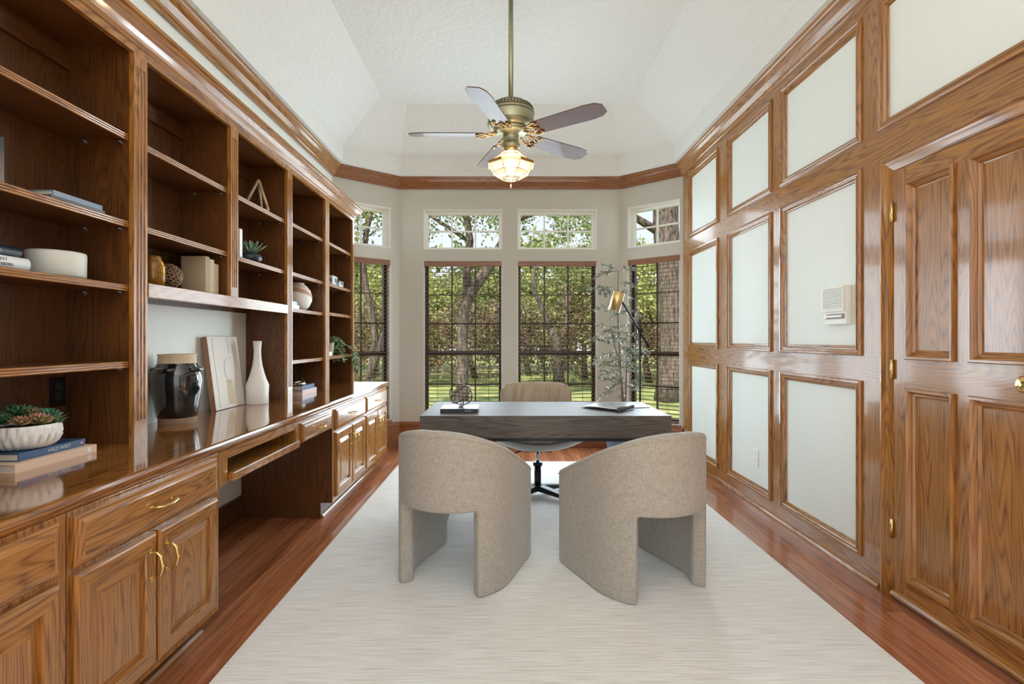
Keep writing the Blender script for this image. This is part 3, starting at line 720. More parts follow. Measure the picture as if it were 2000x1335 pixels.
# ------------------------------------------------------------------ books
def text(body, size, parent, loc, rot, m, name='title', ext=.0003):
    cu = bpy.data.curves.new(name, 'FONT'); cu.body = body; cu.size = size; cu.extrude = ext; cu.align_x = 'CENTER'; cu.align_y = 'CENTER'; cu.resolution_u = 3
    o = bpy.data.objects.new(name, cu); me = bpy.data.meshes.new_from_object(o); bpy.data.objects.remove(o); me.materials.clear(); me.materials.append(m)
    o = bpy.data.objects.new(name, me); COL.objects.link(o); o.parent = parent; o.location = loc; o.rotation_euler = rot; return o
def book(name, label, size, loc, rotz, cover, group=None, stand=False, roundsp=False, cat='book'):
    """flat book: x = width from spine (spine at x=0, facing +x), y = length, z = thickness"""
    w, l, h = size; c = .0025
    t = thing(name, label, cat, loc, rotz, group)
    bm = B()
    box(bm, -w, 0, -l / 2, l / 2, 0, c); box(bm, -w, 0, -l / 2, l / 2, h - c, h)
    if roundsp:
        n = 8; a0 = [(.0 + .012 * math.sin(PI * i / n), h / 2 - h / 2 * math.cos(PI * i / n)) for i in range(n + 1)]
        lo = [bm.verts.new((x, -l / 2, z)) for x, z in a0]; hi = [bm.verts.new((x, l / 2, z)) for x, z in a0]
        for i in range(n): bm.faces.new((lo[i], hi[i], hi[i + 1], lo[i + 1])).smooth = True
        bm.faces.new(lo); bm.faces.new(hi[::-1])
    else: box(bm, -.003, 0, -l / 2, l / 2, c, h - c)
    obj('cover', bm, cover, t)
    bm = B(); box(bm, -w + .004, -.003, -l / 2 + .003, l / 2 - .003, c, h - c); obj('pages', bm, paper, t)
    return t
RT = (R(90), 0, R(90))    # text on a +x facing spine, reading along y
b = book('book', 'peach hardcover at the bottom under the blue book and succulents', (.215, .318, .028), (-1.535, 1.757, ZCT), R(0), peach, 'books under the succulent bowl')
bm = B(); tube(bm, [(0, .125, .014), (.0006, .125, .014)], .009, 16); obj('emblem', bm, whitebk, b)
b = book('book', 'blue hardcover lying on the peach book under the succulents', (.19, .258, .025), (-1.56, 1.765, ZCT + .0285), R(0), navy, 'books under the succulent bowl')
text('WILD WEST', .017, b, (.0006, .02, .0125), RT, silverink)
bm = B(); tube(bm, [(0, .113, .0125), (.0006, .113, .0125)], .005, 12); obj('emblem', bm, mat('pink_mark', srgb(210, 150, 160), .6), b)
b = book('book', 'thick white hardcover lying flat left of the white bowl', (.20, .24, .040), (-1.56, 1.545, 1.4205), 0, whitebk, 'books left of the white bowl', roundsp=True)
text('ETT', .014, b, (.0125, .030, .026), RT, ink); text('NSON', .014, b, (.0125, .040, .012), RT, ink)
book('book', 'dark slate book stacked on the thick white hardcover', (.18, .22, .032), (-1.565, 1.531, 1.461), 0, darkbk, 'books left of the white bowl', roundsp=True)
b = book('book', 'silver blue patterned book lying on the upper shelf of the near bookcase', (.16, .215, .020), (-1.56, 1.868, 1.6935), 0, mat('silver_blue_cover', srgb(120, 145, 170), .25, coat=.5), 'books on the upper shelf')
book('book', 'thin dark book under the silver blue patterned book', (.17, .235, .017), (-1.552, 1.86, 1.6762), 0, darkbk, 'books on the upper shelf')
t = book('book', 'dark glossy book standing upright at the left edge of the upper shelf', (.13, .15, .028), (-1.565, 1.505, 1.752), 0, darkbk, 'books on the upper shelf'); t.rotation_euler = (R(90), 0, 0); t.location = (-1.565, 1.594, 1.6768 + .075)
# upright books: thickness along y
for i, (y, hgt, th, m, lab) in enumerate(((2.630, .192, .036, beigebk, 'tallest beige linen book standing by the coral ball'), (2.668, .183, .040, beige2, 'middle beige linen book of the three standing together'), (2.710, .165, .040, beigebk, 'shortest beige book standing at the right end of three'))):
    t = book('book', lab, (.125, hgt, th), (0, 0, 0), 0, m, 'beige books beside the coral ball'); t.rotation_euler = (R(90), 0, 0); t.location = (-1.548, y + th, 1.4345 + hgt / 2)
t = book('book', 'slim white book standing upright beside the spiky potted succulent', (.15, .172, .030), (0, 0, 0), 0, whitebk); t.rotation_euler = (R(90), 0, 0); t.location = (-1.556, 3.012, 1.6725 + .086)
b = book('book', 'pale pink hardcover at the bottom of the stack in the third bookcase', (.19, .285, .036), (-1.530, 3.975, ZCT), 0, mat('pale_pink_cover', srgb(228, 208, 205), .5), 'books under the bronze knot')
b = book('book', 'blue hardcover under the bronze knot ornament', (.19, .25, .034), (-1.532, 3.950, ZCT + .0365), 0, navy, 'books under the bronze knot'); text('WEST', .012, b, (.0006, 0, .017), RT, silverink)
book('book', 'small white book lying in front of the striped vase, lower of two', (.10, .17, .026), (-1.535, 3.70, 1.4225), 0, whitebk, 'small white books by the striped vase')
book('book', 'small pale blue book lying on a white one in front of the striped vase', (.09, .13, .024), (-1.538, 3.69, 1.449), 0, mat('pale_blue_cover', srgb(196, 208, 220), .5), 'small white books by the striped vase')
book('book', 'white book under the trailing plant pot', (.15, .16, .036), (-1.535, 4.42, 1.0555), 0, whitebk)
# ornament boxes top right
t = thing('keepsake_box', 'larger marbled grey box on the upper shelf of the farthest bookcase', 'box', (-1.60, 4.62, 1.6835), 0, 'marbled boxes on the upper shelf')
marb = mat('grey_marble', srgb(190, 194, 196), .35); n6 = noise_bump(marb, 30, .1); rp = ramp(marb, n6.outputs['Fac'], [(.4, srgb(90, 98, 104)), (.55, srgb(214, 216, 216))]); lk(marb, rp.outputs[0], marb.node_tree.nodes['Principled BSDF'].inputs['Base Color'])
obj('box_body', bxx(-.05, .05, -.07, .07, 0, .055), marb, t, bevel=.003); obj('lid', bxx(-.053, .053, -.073, .073, .055, .085), marb, t, bevel=.004)
t = thing('keepsake_box', 'smaller marbled box right of the larger one on the upper shelf', 'box', (-1.58, 4.765, 1.6835), 0, 'marbled boxes on the upper shelf')
obj('box_body', bxx(-.04, .04, -.06, .06, 0, .035), marb, t, bevel=.003); obj('lid', bxx(-.042, .042, -.062, .062, .035, .055), marb, t, bevel=.004)

# ------------------------------------------------------------------ vessels
bm = B(); lathe(bm, [(.02, 0), (.078, 0), (.086, .008), (.087, .085), (.085, .092), (.080, .090), (.078, .012), (.01, .010)], 48)
o = obj('bowl', bm, mat('pale_grey_ceramic', srgb(214, 216, 208), .5)); o.location = (-1.628, 1.85, 1.4205); setp(o, 'pale grey straight-sided bowl on the shelf of the nearest bookcase', 'bowl')
# fluted planter with succulents
t = thing('succulent_planter', 'white faceted bowl of mixed succulents on the blue book', 'potted plant', (-1.635, 1.735, ZCT + .054))
def rip(a, k_, z):
    amp = (0, .05, .10, .11, .10, .075, .04, 0, 0, 0, 0)[min(k_, 10)]
    s = abs(math.sin(a * 12 + (PI / 2 if z < .040 else 0)))
    return 1 - amp * (1 - s)
bm = B(); lathe(bm, [(.055, 0), (.075, .003), (.092, .018), (.100, .036), (.101, .050), (.099, .066), (.096, .080), (.091, .080), (.088, .06), (.02, .055)], 144, ripple=rip); obj('pot', bm, ceramic, t)
bm = B(); lathe(bm, [(.088, .068), (.05, .072), (.005, .075)], 24); obj('soil', bm, mat('dark_soil', (.03, .02, .012, 1), .95), t)
def leafmat(name, c1, c2, tip=None):
    m = mat(name, c1, .45, spec=.4)
    mp = coords(m, (1, 1, 1), rnd=False); n = nn(m, 'ShaderNodeTexNoise'); n.inputs['Scale'].default_value = 25; lk(m, mp.outputs[0], n.inputs['Vector'])
    r_ = ramp(m, n.outputs['Fac'], [(.35, c1), (.65, c2)]); lk(m, r_.outputs[0], m.node_tree.nodes['Principled BSDF'].inputs['Base Color']); return m
def rosette(bm, c, r, n, tilt0, tilt1, wid, mi=0, tipmi=None):
    for k_ in range(n):
        f = k_ / n; a = k_ * 2.39996; el = tilt0 + (tilt1 - tilt0) * f; L = r * (1 - .55 * f)
        d = Vector((math.cos(a) * math.cos(el), math.sin(a) * math.cos(el), math.sin(el))); side = Vector((-math.sin(a), math.cos(a), 0)); up = side.cross(d) * -1
        p0 = Vector(c) + Vector((0, 0, .012 * f)); sec = ((0.05, .35), (.4, .9), (.75, .8), (.93, .35), (1.0, .03)); rr = []
        for s_, w_ in sec:
            q = p0 + d * L * s_ + Vector((0, 0, L * .18 * s_ * s_)); w = wid * L * w_
            rr.append([bm.verts.new(q + side * w), bm.verts.new(q + up * w * .45), bm.verts.new(q - side * w), bm.verts.new(q - up * w * .45)])
        for i in range(len(rr) - 1):
            for j in range(4):
                fc = bm.faces.new((rr[i][j], rr[i][(j + 1) % 4], rr[i + 1][(j + 1) % 4], rr[i + 1][j])); fc.smooth = True
                fc.material_index = tipmi if (tipmi is not None and i >= 2) else mi
g1 = leafmat('succulent_green', srgb(52, 92, 62), srgb(96, 138, 92)); g2 = leafmat('succulent_teal', srgb(58, 120, 92), srgb(118, 168, 130)); g3 = leafmat('succulent_olive', srgb(120, 116, 70), srgb(150, 136, 86)); g4 = mat('succulent_pink_tip', srgb(206, 142, 116), .45)
for c, r, n, wd, mm in (((.058, -.012, .080), .050, 34, .17, [g3, g4]), ((.030, .052, .088), .048, 40, .20, [g2]), ((-.035, .010, .100), .060, 34, .20, [g1]), ((.040, -.062, .084), .038, 26, .2, [g3, g4]),
                        ((-.03, .062, .095), .042, 34, .22, [g2]), ((.070, .035, .076), .038, 22, .2, [g1]), ((-.01, -.07, .09), .045, 24, .22, [g1]), ((.000, .03, .095), .04, 26, .18, [g3, g4])):
    bm = B(); rosette(bm, c, r, n, .1, 1.3, wd, 0, 1 if len(mm) > 1 else None); obj('succulent', bm, mm, t)
bm = B(); rosette(bm, (.035, .082, .076), .05, 9, .15, .9, .09); obj('succulent', bm, g1, t)

# amber bottle + coral ball
t = thing('amber_vase', 'small amber glass vase at the left end of the nook shelf', 'vase', (-1.575, 2.28, 1.4345))
amb = mat('amber_glass', (.75, .36, .03, 1), .08, trans=.75); 
def rip2(a, k_, z): return 1 + .05 * math.sin(a * 9 + z * 60) * (0 < k_ < 6)
bm = B(); lathe(bm, [(.030, 0), (.043, .006), (.048, .04), (.046, .09), (.036, .115), (.030, .120), (.032, .134), (.029, .134), (.026, .12), (.040, .09), (.042, .03), (.01, .006)], 40, ripple=rip2); obj('vase_body', bm, amb, t)
t = thing('coral_ball', 'bronze openwork coral ball beside the amber vase', 'ornament', (-1.60, 2.42, 1.4345))
bm = B(); rnd = random.Random(3)
cb = mat('coral_bronze', srgb(150, 118, 92), .3, .55)
N = 150
for k_ in range(N):
    z = 1 - 2 * (k_ + .5) / N; a = k_ * 2.39996; rr_ = math.sqrt(1 - z * z); d = Vector((rr_ * math.cos(a), rr_ * math.sin(a), z)); c = Vector((0, 0, .062)) + d * .056
    ax1 = d.orthogonal().normalized(); ax2 = d.cross(ax1)
    ring_ = [c + (ax1 * math.cos(2 * PI * i / 7) + ax2 * math.sin(2 * PI * i / 7)) * (.0075 + rnd.uniform(-.001, .0015)) + d * rnd.uniform(-.001, .003) for i in range(7)]
    tube(bm, ring_, .0022, 5, closed=True)
lathe(bm, [(.002, .006), (.03, .02), (.046, .062), (.03, .104), (.002, .116)], 16, mi=1)
obj('coral_shell', bm, [cb, mat('dark_core', (.03, .02, .015, 1), .7)], t)

# wooden pyramid frame
t = thing('pyramid_ornament', 'open pale wood pyramid frame on the top shelf', 'ornament', (-1.60, 3.30, 2.0205))
pw = wood('pale_wood', 'Z', srgb(196, 172, 136), srgb(160, 132, 98), srgb(130, 104, 76), rough=.6, coat=0)
ap = Vector((0, 0, .205)); base = [Vector((.060, .005, .0098)), Vector((-.03, .105, .0098)), Vector((-.045, -.095, .0098))]
for i in range(3):
    bm = B(); tube(bm, [base[i], ap], .0095, 4); obj('strut', bm, pw, t)
    bm = B(); tube(bm, [base[i], base[(i + 1) % 3]], .0085, 4); obj('base_rail', bm, pw, t)
# spiky succulent in black pot
t = thing('agave_pot', 'spiky green succulent in a round blue black pot', 'potted plant', (-1.605, 3.20, 1.6725))
bm = B(); lathe(bm, [(.035, 0), (.055, .006), (.070, .028), (.066, .050), (.052, .062), (.047, .060), (.05, .045), (.01, .045)], 32); obj('pot', bm, mat('blue_black_pot', (.015, .025, .04, 1), .35), t)
bm = B(); rosette(bm, (0, 0, .055), .115, 26, .35, 1.4, .11, 0, None); obj('leaves', bm, leafmat('agave_green', srgb(70, 108, 82), srgb(138, 160, 128)), t)

# nook objects
t = thing('jar', 'glossy black glazed jar with raw clay rim and foot in the nook', 'jar', (-1.664, 2.585, ZCT))
bm = B(); prof = [(.02, 0), (.083, 0), (.084, .030), (.090, .032), (.098, .09), (.110, .16), (.115, .215), (.113, .235), (.102, .270), (.088, .296), (.086, .300), (.085, .305), (.083, .335), (.087, .345), (.080, .345), (.076, .30), (.06, .28)]
lathe(bm, prof, 48, mfun=lambda k_: 1 if (k_ < 2 or k_ >= 10) else 0); jb = obj('jar_body', bm, [glossblk, cream], t)
for a in (-90, 0, 90, 180):
    c, s = math.cos(R(a)), math.sin(R(a)); bm = B(); q = Vector((c * .097, s * .097, .268)); tg = Vector((-s, c, 0)); ou = Vector((c, s, 0))
    tube(bm, [q - tg * .046 - ou * .020, q - tg * .034 + ou * .004, q + ou * .014, q + tg * .034 + ou * .004, q + tg * .046 - ou * .020], [.009, .012, .013, .012, .009], 8); obj('lug_handle', bm, glossblk, t)
# art panel
t = thing('art_panel', 'square cream canvas with fine line drawing leaning on the nook wall', 'artwork', (-1.69, 3.142, ZCT + .003))
lean = R(-7.5)
canv = mat('cream_canvas', srgb(232, 228, 220), .7); M_ = Matrix.Rotation(lean, 4, 'Y')
def leanbox(name, m, x0, x1, y0, y1, z0, z1):
    bm = B(); box(bm, x0, x1, y0, y1, z0, z1); bm.transform(M_); return obj(name, bm, m, t)
leanbox('canvas', canv, -.030, 0, -.163, .163, 0, .435); 
leanbox('edge_frame', wood('canvas_edge', 'Z', srgb(176, 132, 104), srgb(150, 108, 84), srgb(120, 84, 64), rough=.5, coat=0), -.031, -.0008, -.1655, -.163, 0, .436)
leanbox('brush_patch', mat('tan_wash', srgb(214, 196, 172), .8), 0, .0006, -.02, .045, .02, .17)
leanbox('drawn_line', ink, 0, .0008, -.118, -.1165, .01, .43); leanbox('drawn_line', ink, 0, .0008, .048, .0495, .33, .43); leanbox('drawn_line', ink, 0, .0008, .040, .062, .30, .302)
bm = B(); pts = [(.001, .03 - .055 * math.cos(R(a)), .23 + .075 * math.sin(R(a)) ) for a in range(-80, 81, 16)]; tube(bm, pts, .0009, 4); bm.transform(M_); obj('drawn_line', bm, ink, t)
# bottle vase
bm = B(); lathe(bm, [(.02, 0), (.066, 0), (.068, .004), (.067, .06), (.070, .122), (.056, .156), (.042, .20), (.030, .25), (.0235, .30), (.0215, .35), (.027, .408), (.024, .408), (.018, .36), (.02, .3)], 48)
o = obj('bottle_vase', bm, ceramic); o.location = (-1.625, 3.335, ZCT); setp(o, 'tall white bottle vase with narrow neck in the nook', 'vase')
# bronze knot
t = thing('knot_ornament', 'bronze leaf knot lying on the blue book stack', 'ornament', (-1.59, 3.90, ZCT + .0705))
bm = B(); tube(bm, [(-.04, -.09, .010), (.03, -.05, .012), (.045, .0, .010), (.02, .05, .012), (0, .085, .028), (-.01, .10, .050)], [.006, .012, .014, .012, .010, .005], 8)
tube(bm, [(.04, -.08, .010), (-.03, -.03, .014), (-.02, .04, .02), (.02, .08, .018)], [.005, .010, .010, .005], 8); obj('knot', bm, mat('aged_bronze', (.35, .27, .18, 1), .3, .9), t)
# striped round vase
t = thing('striped_vase', 'large round white vase with a tan swoosh band', 'vase', (-1.640, 3.985, 1.4225))
vm = mat('swoosh_vase', srgb(226, 220, 210), .55)
mp = coords(vm, (1, 1, 1), rnd=False); sp = nn(vm, 'ShaderNodeSeparateXYZ'); lk(vm, mp.outputs[0], sp.inputs[0])
a1 = nn(vm, 'ShaderNodeMath', operation='MULTIPLY_ADD'); a1.inputs[1].default_value = .38; lk(vm, sp.outputs['Y'], a1.inputs[0]); lk(vm, sp.outputs['Z'], a1.inputs[2])
rp = ramp(vm, a1.outputs[0], [(.098, srgb(228, 223, 214)), (.100, srgb(186, 146, 116)), (.135, srgb(190, 152, 122)), (.137, srgb(226, 212, 196))]); lk(vm, rp.outputs[0], vm.node_tree.nodes['Principled BSDF'].inputs['Base Color'])
bm = B(); lathe(bm, [(.03, 0), (.062, 0), (.095, .030), (.115, .075), (.118, .110), (.105, .155), (.078, .190), (.058, .205), (.060, .213), (.054, .213), (.052, .200), (.07, .18)], 48); obj('vase_body', bm, vm, t)
# trailing plant
t = thing('trailing_plant', 'trailing ivy in a beige pot on the farthest bookcase', 'potted plant', (-1.61, 4.58, 1.0555))
bm = B(); lathe(bm, [(.03, 0), (.050, 0), (.062, .10), (.066, .115), (.060, .115), (.056, .09), (.01, .09)], 32); obj('pot', bm, mat('beige_pot', srgb(178, 166, 140), .6), t)
bm = B(); rnd = random.Random(5)
def leaf(bm, c, d, L, w, rnd, mi=0):
    d = d.normalized(); s = d.cross(Vector((rnd.uniform(-1, 1), rnd.uniform(-1, 1), rnd.uniform(-1, 1)))); 
    if s.length < .05: s = d.orthogonal()
    s.normalize(); u = s.cross(d); 
    v = [bm.verts.new(c), bm.verts.new(c + d * L * .45 + s * w + u * w * .2), bm.verts.new(c + d * L), bm.verts.new(c + d * L * .45 - s * w + u * w * .2)]
    bm.faces.new(v).material_index = mi
strands = []
for k_ in range(16):
    a = rnd.uniform(-.6, 2.4); q = Vector((.02 * math.cos(a), .02 * math.sin(a), .11)); pts = [q.copy()]
    long_ = k_ < 6
    for s_ in range(15 if long_ else 8):
        q = q + Vector((math.cos(a) * .02 * (1 - s_ / 16), math.sin(a) * .021 * (1 - s_ / 20), .016 - .0050 * s_ if s_ < 8 else -.022)); pts.append(q.copy())
    if long_ :
        pts = [Vector((max(p.x, .0), p.y, p.z)) for p in pts]
    strands.append(pts); tube(bm, pts, .0015, 4, mi=1)
    for p in pts[1:]:
        for _ in range(5): leaf(bm, p, Vector((rnd.uniform(-1, 1), rnd.uniform(-1, 1), rnd.uniform(-.5, .6))), rnd.uniform(.022, .036), .011, rnd)
obj('foliage', bm, [leafmat('ivy_green', srgb(72, 104, 66), srgb(150, 172, 130)), mat('stem_green', srgb(80, 90, 50), .7)], t)
bm = B()
for k_ in range(5):
    q = Vector((.150 + rnd.uniform(0, .015), .23 + .03 * k_, .02)); pts = [Vector((.02, .05, .12)), Vector((.09, .12, .11)), Vector((.145, .20 + .02 * k_, .07)), q]
    for s_ in range(4 + k_ * 2 if k_ < 4 else 8): q = q + Vector((rnd.uniform(-.004, .006), .005, -.021)); pts.append(q.copy())
    tube(bm, pts, .0015, 4, mi=1)
    for p in pts[1:]:
        for _ in range(5): leaf(bm, p, Vector((rnd.uniform(-1, 1), rnd.uniform(-1, 1), rnd.uniform(-.8, .3))), rnd.uniform(.02, .034), .010, rnd)
obj('hanging_vine', bm, [leafmat('vine_green', srgb(92, 122, 80), srgb(176, 190, 150)), mat('stem_green2', srgb(80, 90, 50), .7)], t)

# ------------------------------------------------------------------ things on the desk
b = book('book', 'thick navy black book on the desk under the metal sphere', (.205, .232, .026), (-.295, 3.155, .745), R(-90), mat('navy_black_cover', (.02, .028, .04, 1), .35, coat=.3))
text('HOME', .014, b, (.0006, .055, .013), RT, silverink); text('1', .009, b, (.0006, -.07, .013), RT, silverink)
t = thing('orb_sculpture', 'open bronze ring sphere sitting on the navy black book', 'sculpture', (-.292, 3.25, .771))
orb = mat('gunmetal_bronze', srgb(120, 108, 98), .3, .85)
bm = B(); lathe(bm, [(.004, 0), (.016, 0), (.016, .003), (.005, .006), (.004, .016), (.002, .017)], 12); obj('foot', bm, orb, t)
for ax in ((1, .25, .15), (.2, 1, .35), (-.7, .6, .8), (.75, .45, -.9), (.1, .3, 1)):
    d = Vector(ax).normalized(); a1_ = d.orthogonal().normalized(); a2_ = d.cross(a1_)
    bm = B(); tube(bm, [Vector((0, 0, .079)) + (a1_ * math.cos(2 * PI * i / 40) + a2_ * math.sin(2 * PI * i / 40)) * .073 for i in range(40)], .0035, 8, closed=True); obj('ring', bm, orb, t)
# open magazine
t = thing('magazine', 'open magazine with a curling page on the right side of the desk', 'magazine', (.66, 3.42, .7455))
def sheet(pts2, name, m, z0, curl):
    bm = B(); n = 14; top_, bot = [], []
    for i in range(n + 1):
        u = i / n; a = Vector(pts2[0]).lerp(Vector(pts2[1]), u); b_ = Vector(pts2[3]).lerp(Vector(pts2[2]), u); r0, r1 = [], []
        for j in range(5):
            q = a.lerp(b_, j / 4); z = curl(u, j / 4); r0.append(bm.verts.new((q.x, q.y, z0 + z + .0012))); r1.append(bm.verts.new((q.x, q.y, z0 + z)))
        top_.append(r0); bot.append(r1)
    for i in range(n):
        for j in range(4): bm.faces.new((top_[i][j], top_[i + 1][j], top_[i + 1][j + 1], top_[i][j + 1])).smooth = True; bm.faces.new((bot[i][j], bot[i][j + 1], bot[i + 1][j + 1], bot[i + 1][j])).smooth = True
        for j in (0, 4): bm.faces.new((top_[i][j], bot[i][j], bot[i + 1][j], top_[i + 1][j]))
    for i in (0, n):
        for j in range(4): bm.faces.new((top_[i][j], top_[i][j + 1], bot[i][j + 1], bot[i][j]))
    return obj(name, bm, m, t)
pagem = mat('grey_print_page', srgb(160, 166, 168), .25, coat=.4)
sheet([(-.17, -.02), (.03, -.235), (.16, -.07), (-.02, .20)], 'left_pages', pagem, .001, lambda u, v: .004 + .010 * math.sin(u * PI * .9) + .016 * max(0, u - .75) ** 1 * 4 * .5)
sheet([(.02, .17), (.10, -.06), (.30, -.02), (.22, .20)], 'right_page', mat('dark_print_page', srgb(40, 50, 56), .3), .0005, lambda u, v: .001)
bm = B(); tube(bm, [(.035, -.235, .016), (.165, -.065, .016)], .013, 12); obj('curled_page', bm, mat('page_curl', srgb(86, 98, 100), .3), t)

# ------------------------------------------------------------------ floor lamp
t = thing('floor_lamp', 'black pharmacy floor lamp with brass cylinder shade behind the desk', 'floor lamp', (1.066, 4.10, RZ))
X0, Y0 = 1.066, 4.10
bm = B(); lathe(bm, [(.005, 0), (.13, 0), (.13, .012), (.12, .018), (.01, .02)], 40); obj('base', bm, black, t)
bm = B(); tube(bm, [(0, 0, .015), (0, 0, 1.345)], .0085, 12); obj('pole', bm, black, t)
bm = B(); box(bm, -.02, .02, -.02, .012, 1.235, 1.275); tube(bm, [(0, -.01, 1.255), (.03, -.01, 1.27), (.037, -.01, 1.29)], .004, 8); obj('clamp', bm, black, t, bevel=.004)
hd = Vector((-.156, -.03, 1.495)); tl = Vector((.062, -.03, 1.125))
bm = B(); tube(bm, [hd, tl + (hd - tl) * .12], .0075, 10); tube(bm, [tl + (hd - tl) * .14, tl], .013, 12); obj('arm', bm, black, t)
dv = Vector((.30, 0, 1)).normalized(); cc_ = Vector((-.195, -.03, 1.485))
bm = B(); a_ = dv.orthogonal().normalized(); b_ = dv.cross(a_)
def cyl_shell(bm, c, d, r, L, th, mi=0, mi2=1, n=32):
    a_ = d.orthogonal().normalized(); b_ = d.cross(a_); rows = []
    for rr, s_ in ((.008, L / 2), (r - .004, L / 2), (r, L / 2 - .004), (r, -L / 2), (r - th, -L / 2), (r - th, L / 2 - .01), (.005, L / 2 - .01)):
        rows.append([bm.verts.new(c + d * s_ + (a_ * math.cos(2 * PI * i / n) + b_ * math.sin(2 * PI * i / n)) * rr) for i in range(n)])
    for k_ in range(len(rows) - 1):
        for i in range(n): f = bm.faces.new((rows[k_][i], rows[k_][(i + 1) % n], rows[k_ + 1][(i + 1) % n], rows[k_ + 1][i])); f.smooth = k_ == 2; f.material_index = mi if k_ < 3 else mi2
    bm.faces.new(rows[0]); bm.faces.new(rows[-1])
cyl_shell(bm, cc_, dv, .046, .155, .002); o = obj('lamp_shade', bm, [gold, mat('white_inside', srgb(235, 232, 225), .5)], t); o['label'] = 'brass cylinder shade'

# ------------------------------------------------------------------ potted olive tree
t = thing('potted_tree', 'slim grey green olive tree in a blue grey pot in the bay corner', 'potted tree', (1.085, 4.80, RZ + .0005))
bm = B(); lathe(bm, [(.02, .0), (.105, .0), (.120, .02), (.150, .24), (.155, .27), (.145, .27), (.138, .23), (.02, .225)], 32)
pm_ = mat('blue_grey_basket', srgb(82, 98, 112), .7); nz = nn(pm_, 'ShaderNodeTexWave'); nz.inputs['Scale'].default_value = 30; nz.inputs['Distortion'].default_value = 3; bump(pm_, nz.outputs['Fac'], .5, .004); obj('pot', bm, pm_, t)
bm = B(); lathe(bm, [(.137, .235), (.02, .24)], 24); obj('soil', bm, mat('bark_soil', (.05, .03, .02, 1), .95), t)
bark = mat('pale_bark', srgb(124, 110, 92), .8); noise_bump(bark, 60, .6, .003, stretch=(1, 1, .3))
stems = [[(0, 0, .22), (.005, 0, .6), (-.015, .01, .85), (-.03, .0, 1.1), (-.04, .01, 1.35), (-.045, 0, 1.6), (-.04, 0, 1.82)],
         [(.01, .01, .22), (.03, .02, .6), (.045, .02, .95), (.05, .03, 1.15), (.07, .02, 1.35)],
         [(0, .0, .5), (-.02, -.02, .85), (-.06, -.03, 1.05), (-.10, -.03, 1.2), (-.13, -.04, 1.4)]]
for i, s in enumerate(stems):
    bm = B(); tube(bm, s, [.016 - .012 * k_ / (len(s) - 1) - (.003 if i else 0) for k_ in range(len(s))], 8); obj('trunk', bm, bark, t)
bm = B(); rnd = random.Random(11)
lm = leafmat('olive_leaf', srgb(98, 108, 88), srgb(168, 172, 152))
starts = []
for s in stems:
    for i in range(2, len(s)):
        for _ in range(5): starts.append(Vector(s[i - 1]).lerp(Vector(s[i]), rnd.random()))
starts += [Vector(stems[0][-1])] * 6 + [Vector((.02, .01, .78))] * 3 + [Vector((-.04, 0, .9))] * 3
for p in starts:
    a = rnd.uniform(0, 2 * PI); q = p.copy(); d = Vector((math.cos(a), math.sin(a) * .8, rnd.uniform(-.1, .8))).normalized(); n = rnd.randint(4, 9); pts = [q.copy()]
    for s_ in range(n):
        q = q + d * .030; d = (d + Vector((0, 0, -.10))).normalized(); pts.append(q.copy())
        if s_ > 0:
            for _ in range(4): leaf(bm, q, d + Vector((rnd.uniform(-1, 1), rnd.uniform(-1, 1), rnd.uniform(-.6, .8))), rnd.uniform(.035, .062), .0078, rnd)
    tube(bm, pts, .0018, 4, mi=1)
obj('foliage', bm, [lm, bark], t)

# ------------------------------------------------------------------ wall fittings
t = thing('intercom', 'white wall intercom with speaker grille and knobs on the panelled wall', 'intercom', (XR, 2.785, 1.28))
ipl = Plane((XR, 2.785, 1.28), (0, 1, 0), (-1, 0, 0)); ivory = mat('ivory_plastic', srgb(236, 236, 228), .4)
def ib(name, u0, u1, v0, v1, n0, n1, m, bv=.003, par=None):
    bm = B(); pbox(bm, ipl, u0, u1, v0, v1, n0, n1); return obj(name, bm, m, par or t, world=True, bevel=bv)
ib('housing', -.095, .095, 0, .205, .001, .030, ivory)
ib('control_strip', -.082, .082, .030, .056, .030, .0315, mat('grey_strip', srgb(120, 122, 118), .5), .0005)  # grey strip stands for the dark recess behind the knobs
bm = B(); rings(bm, ipl, -.093, .093, .070, .203, [(0, .030), (0, .044), (.010, .046), (.012, .042)], cap=True)
sg = obj('speaker_grille', bm, ivory, t, world=True)
bm = B(); pbox(bm, ipl, -.078, .078, .084, .190, .0421, .0425)
obj('grille_slot_dark', bm, mat('slot_grey', srgb(150, 156, 152), .8), sg, world=True)  # grey sheet behind the louvres makes the slots between them darker
bm = B()
for i in range(11): pbox(bm, ipl, -.078, .078, .084 + i * .0098, .0905 + i * .0098, .0425, .0445)
obj('louvre', bm, ivory, sg, world=True)
for u, r_ in ((.062, .012), (.035, .007), (.015, .007), (-.005, .007), (-.025, .007), (-.045, .007), (-.065, .007)):
    bm = B(); c = ipl.p(u, .043, .030); tube(bm, [c, c + ipl.N * .014], r_, 14); obj('control_knob', bm, white, t, world=True)
t = thing('outlet_plate', 'white outlet plate low on the panelled wall behind the right armchair', 'outlet', (XR, 3.72, .283))
ipl = Plane((XR, 3.72, .283), (0, 1, 0), (-1, 0, 0)); ib('plate', -.036, .036, 0, .118, .001, .007, white, .002)
for v in (.022, .068): ib('socket', -.016, .016, v, v + .028, .007, .009, ivory, .001)

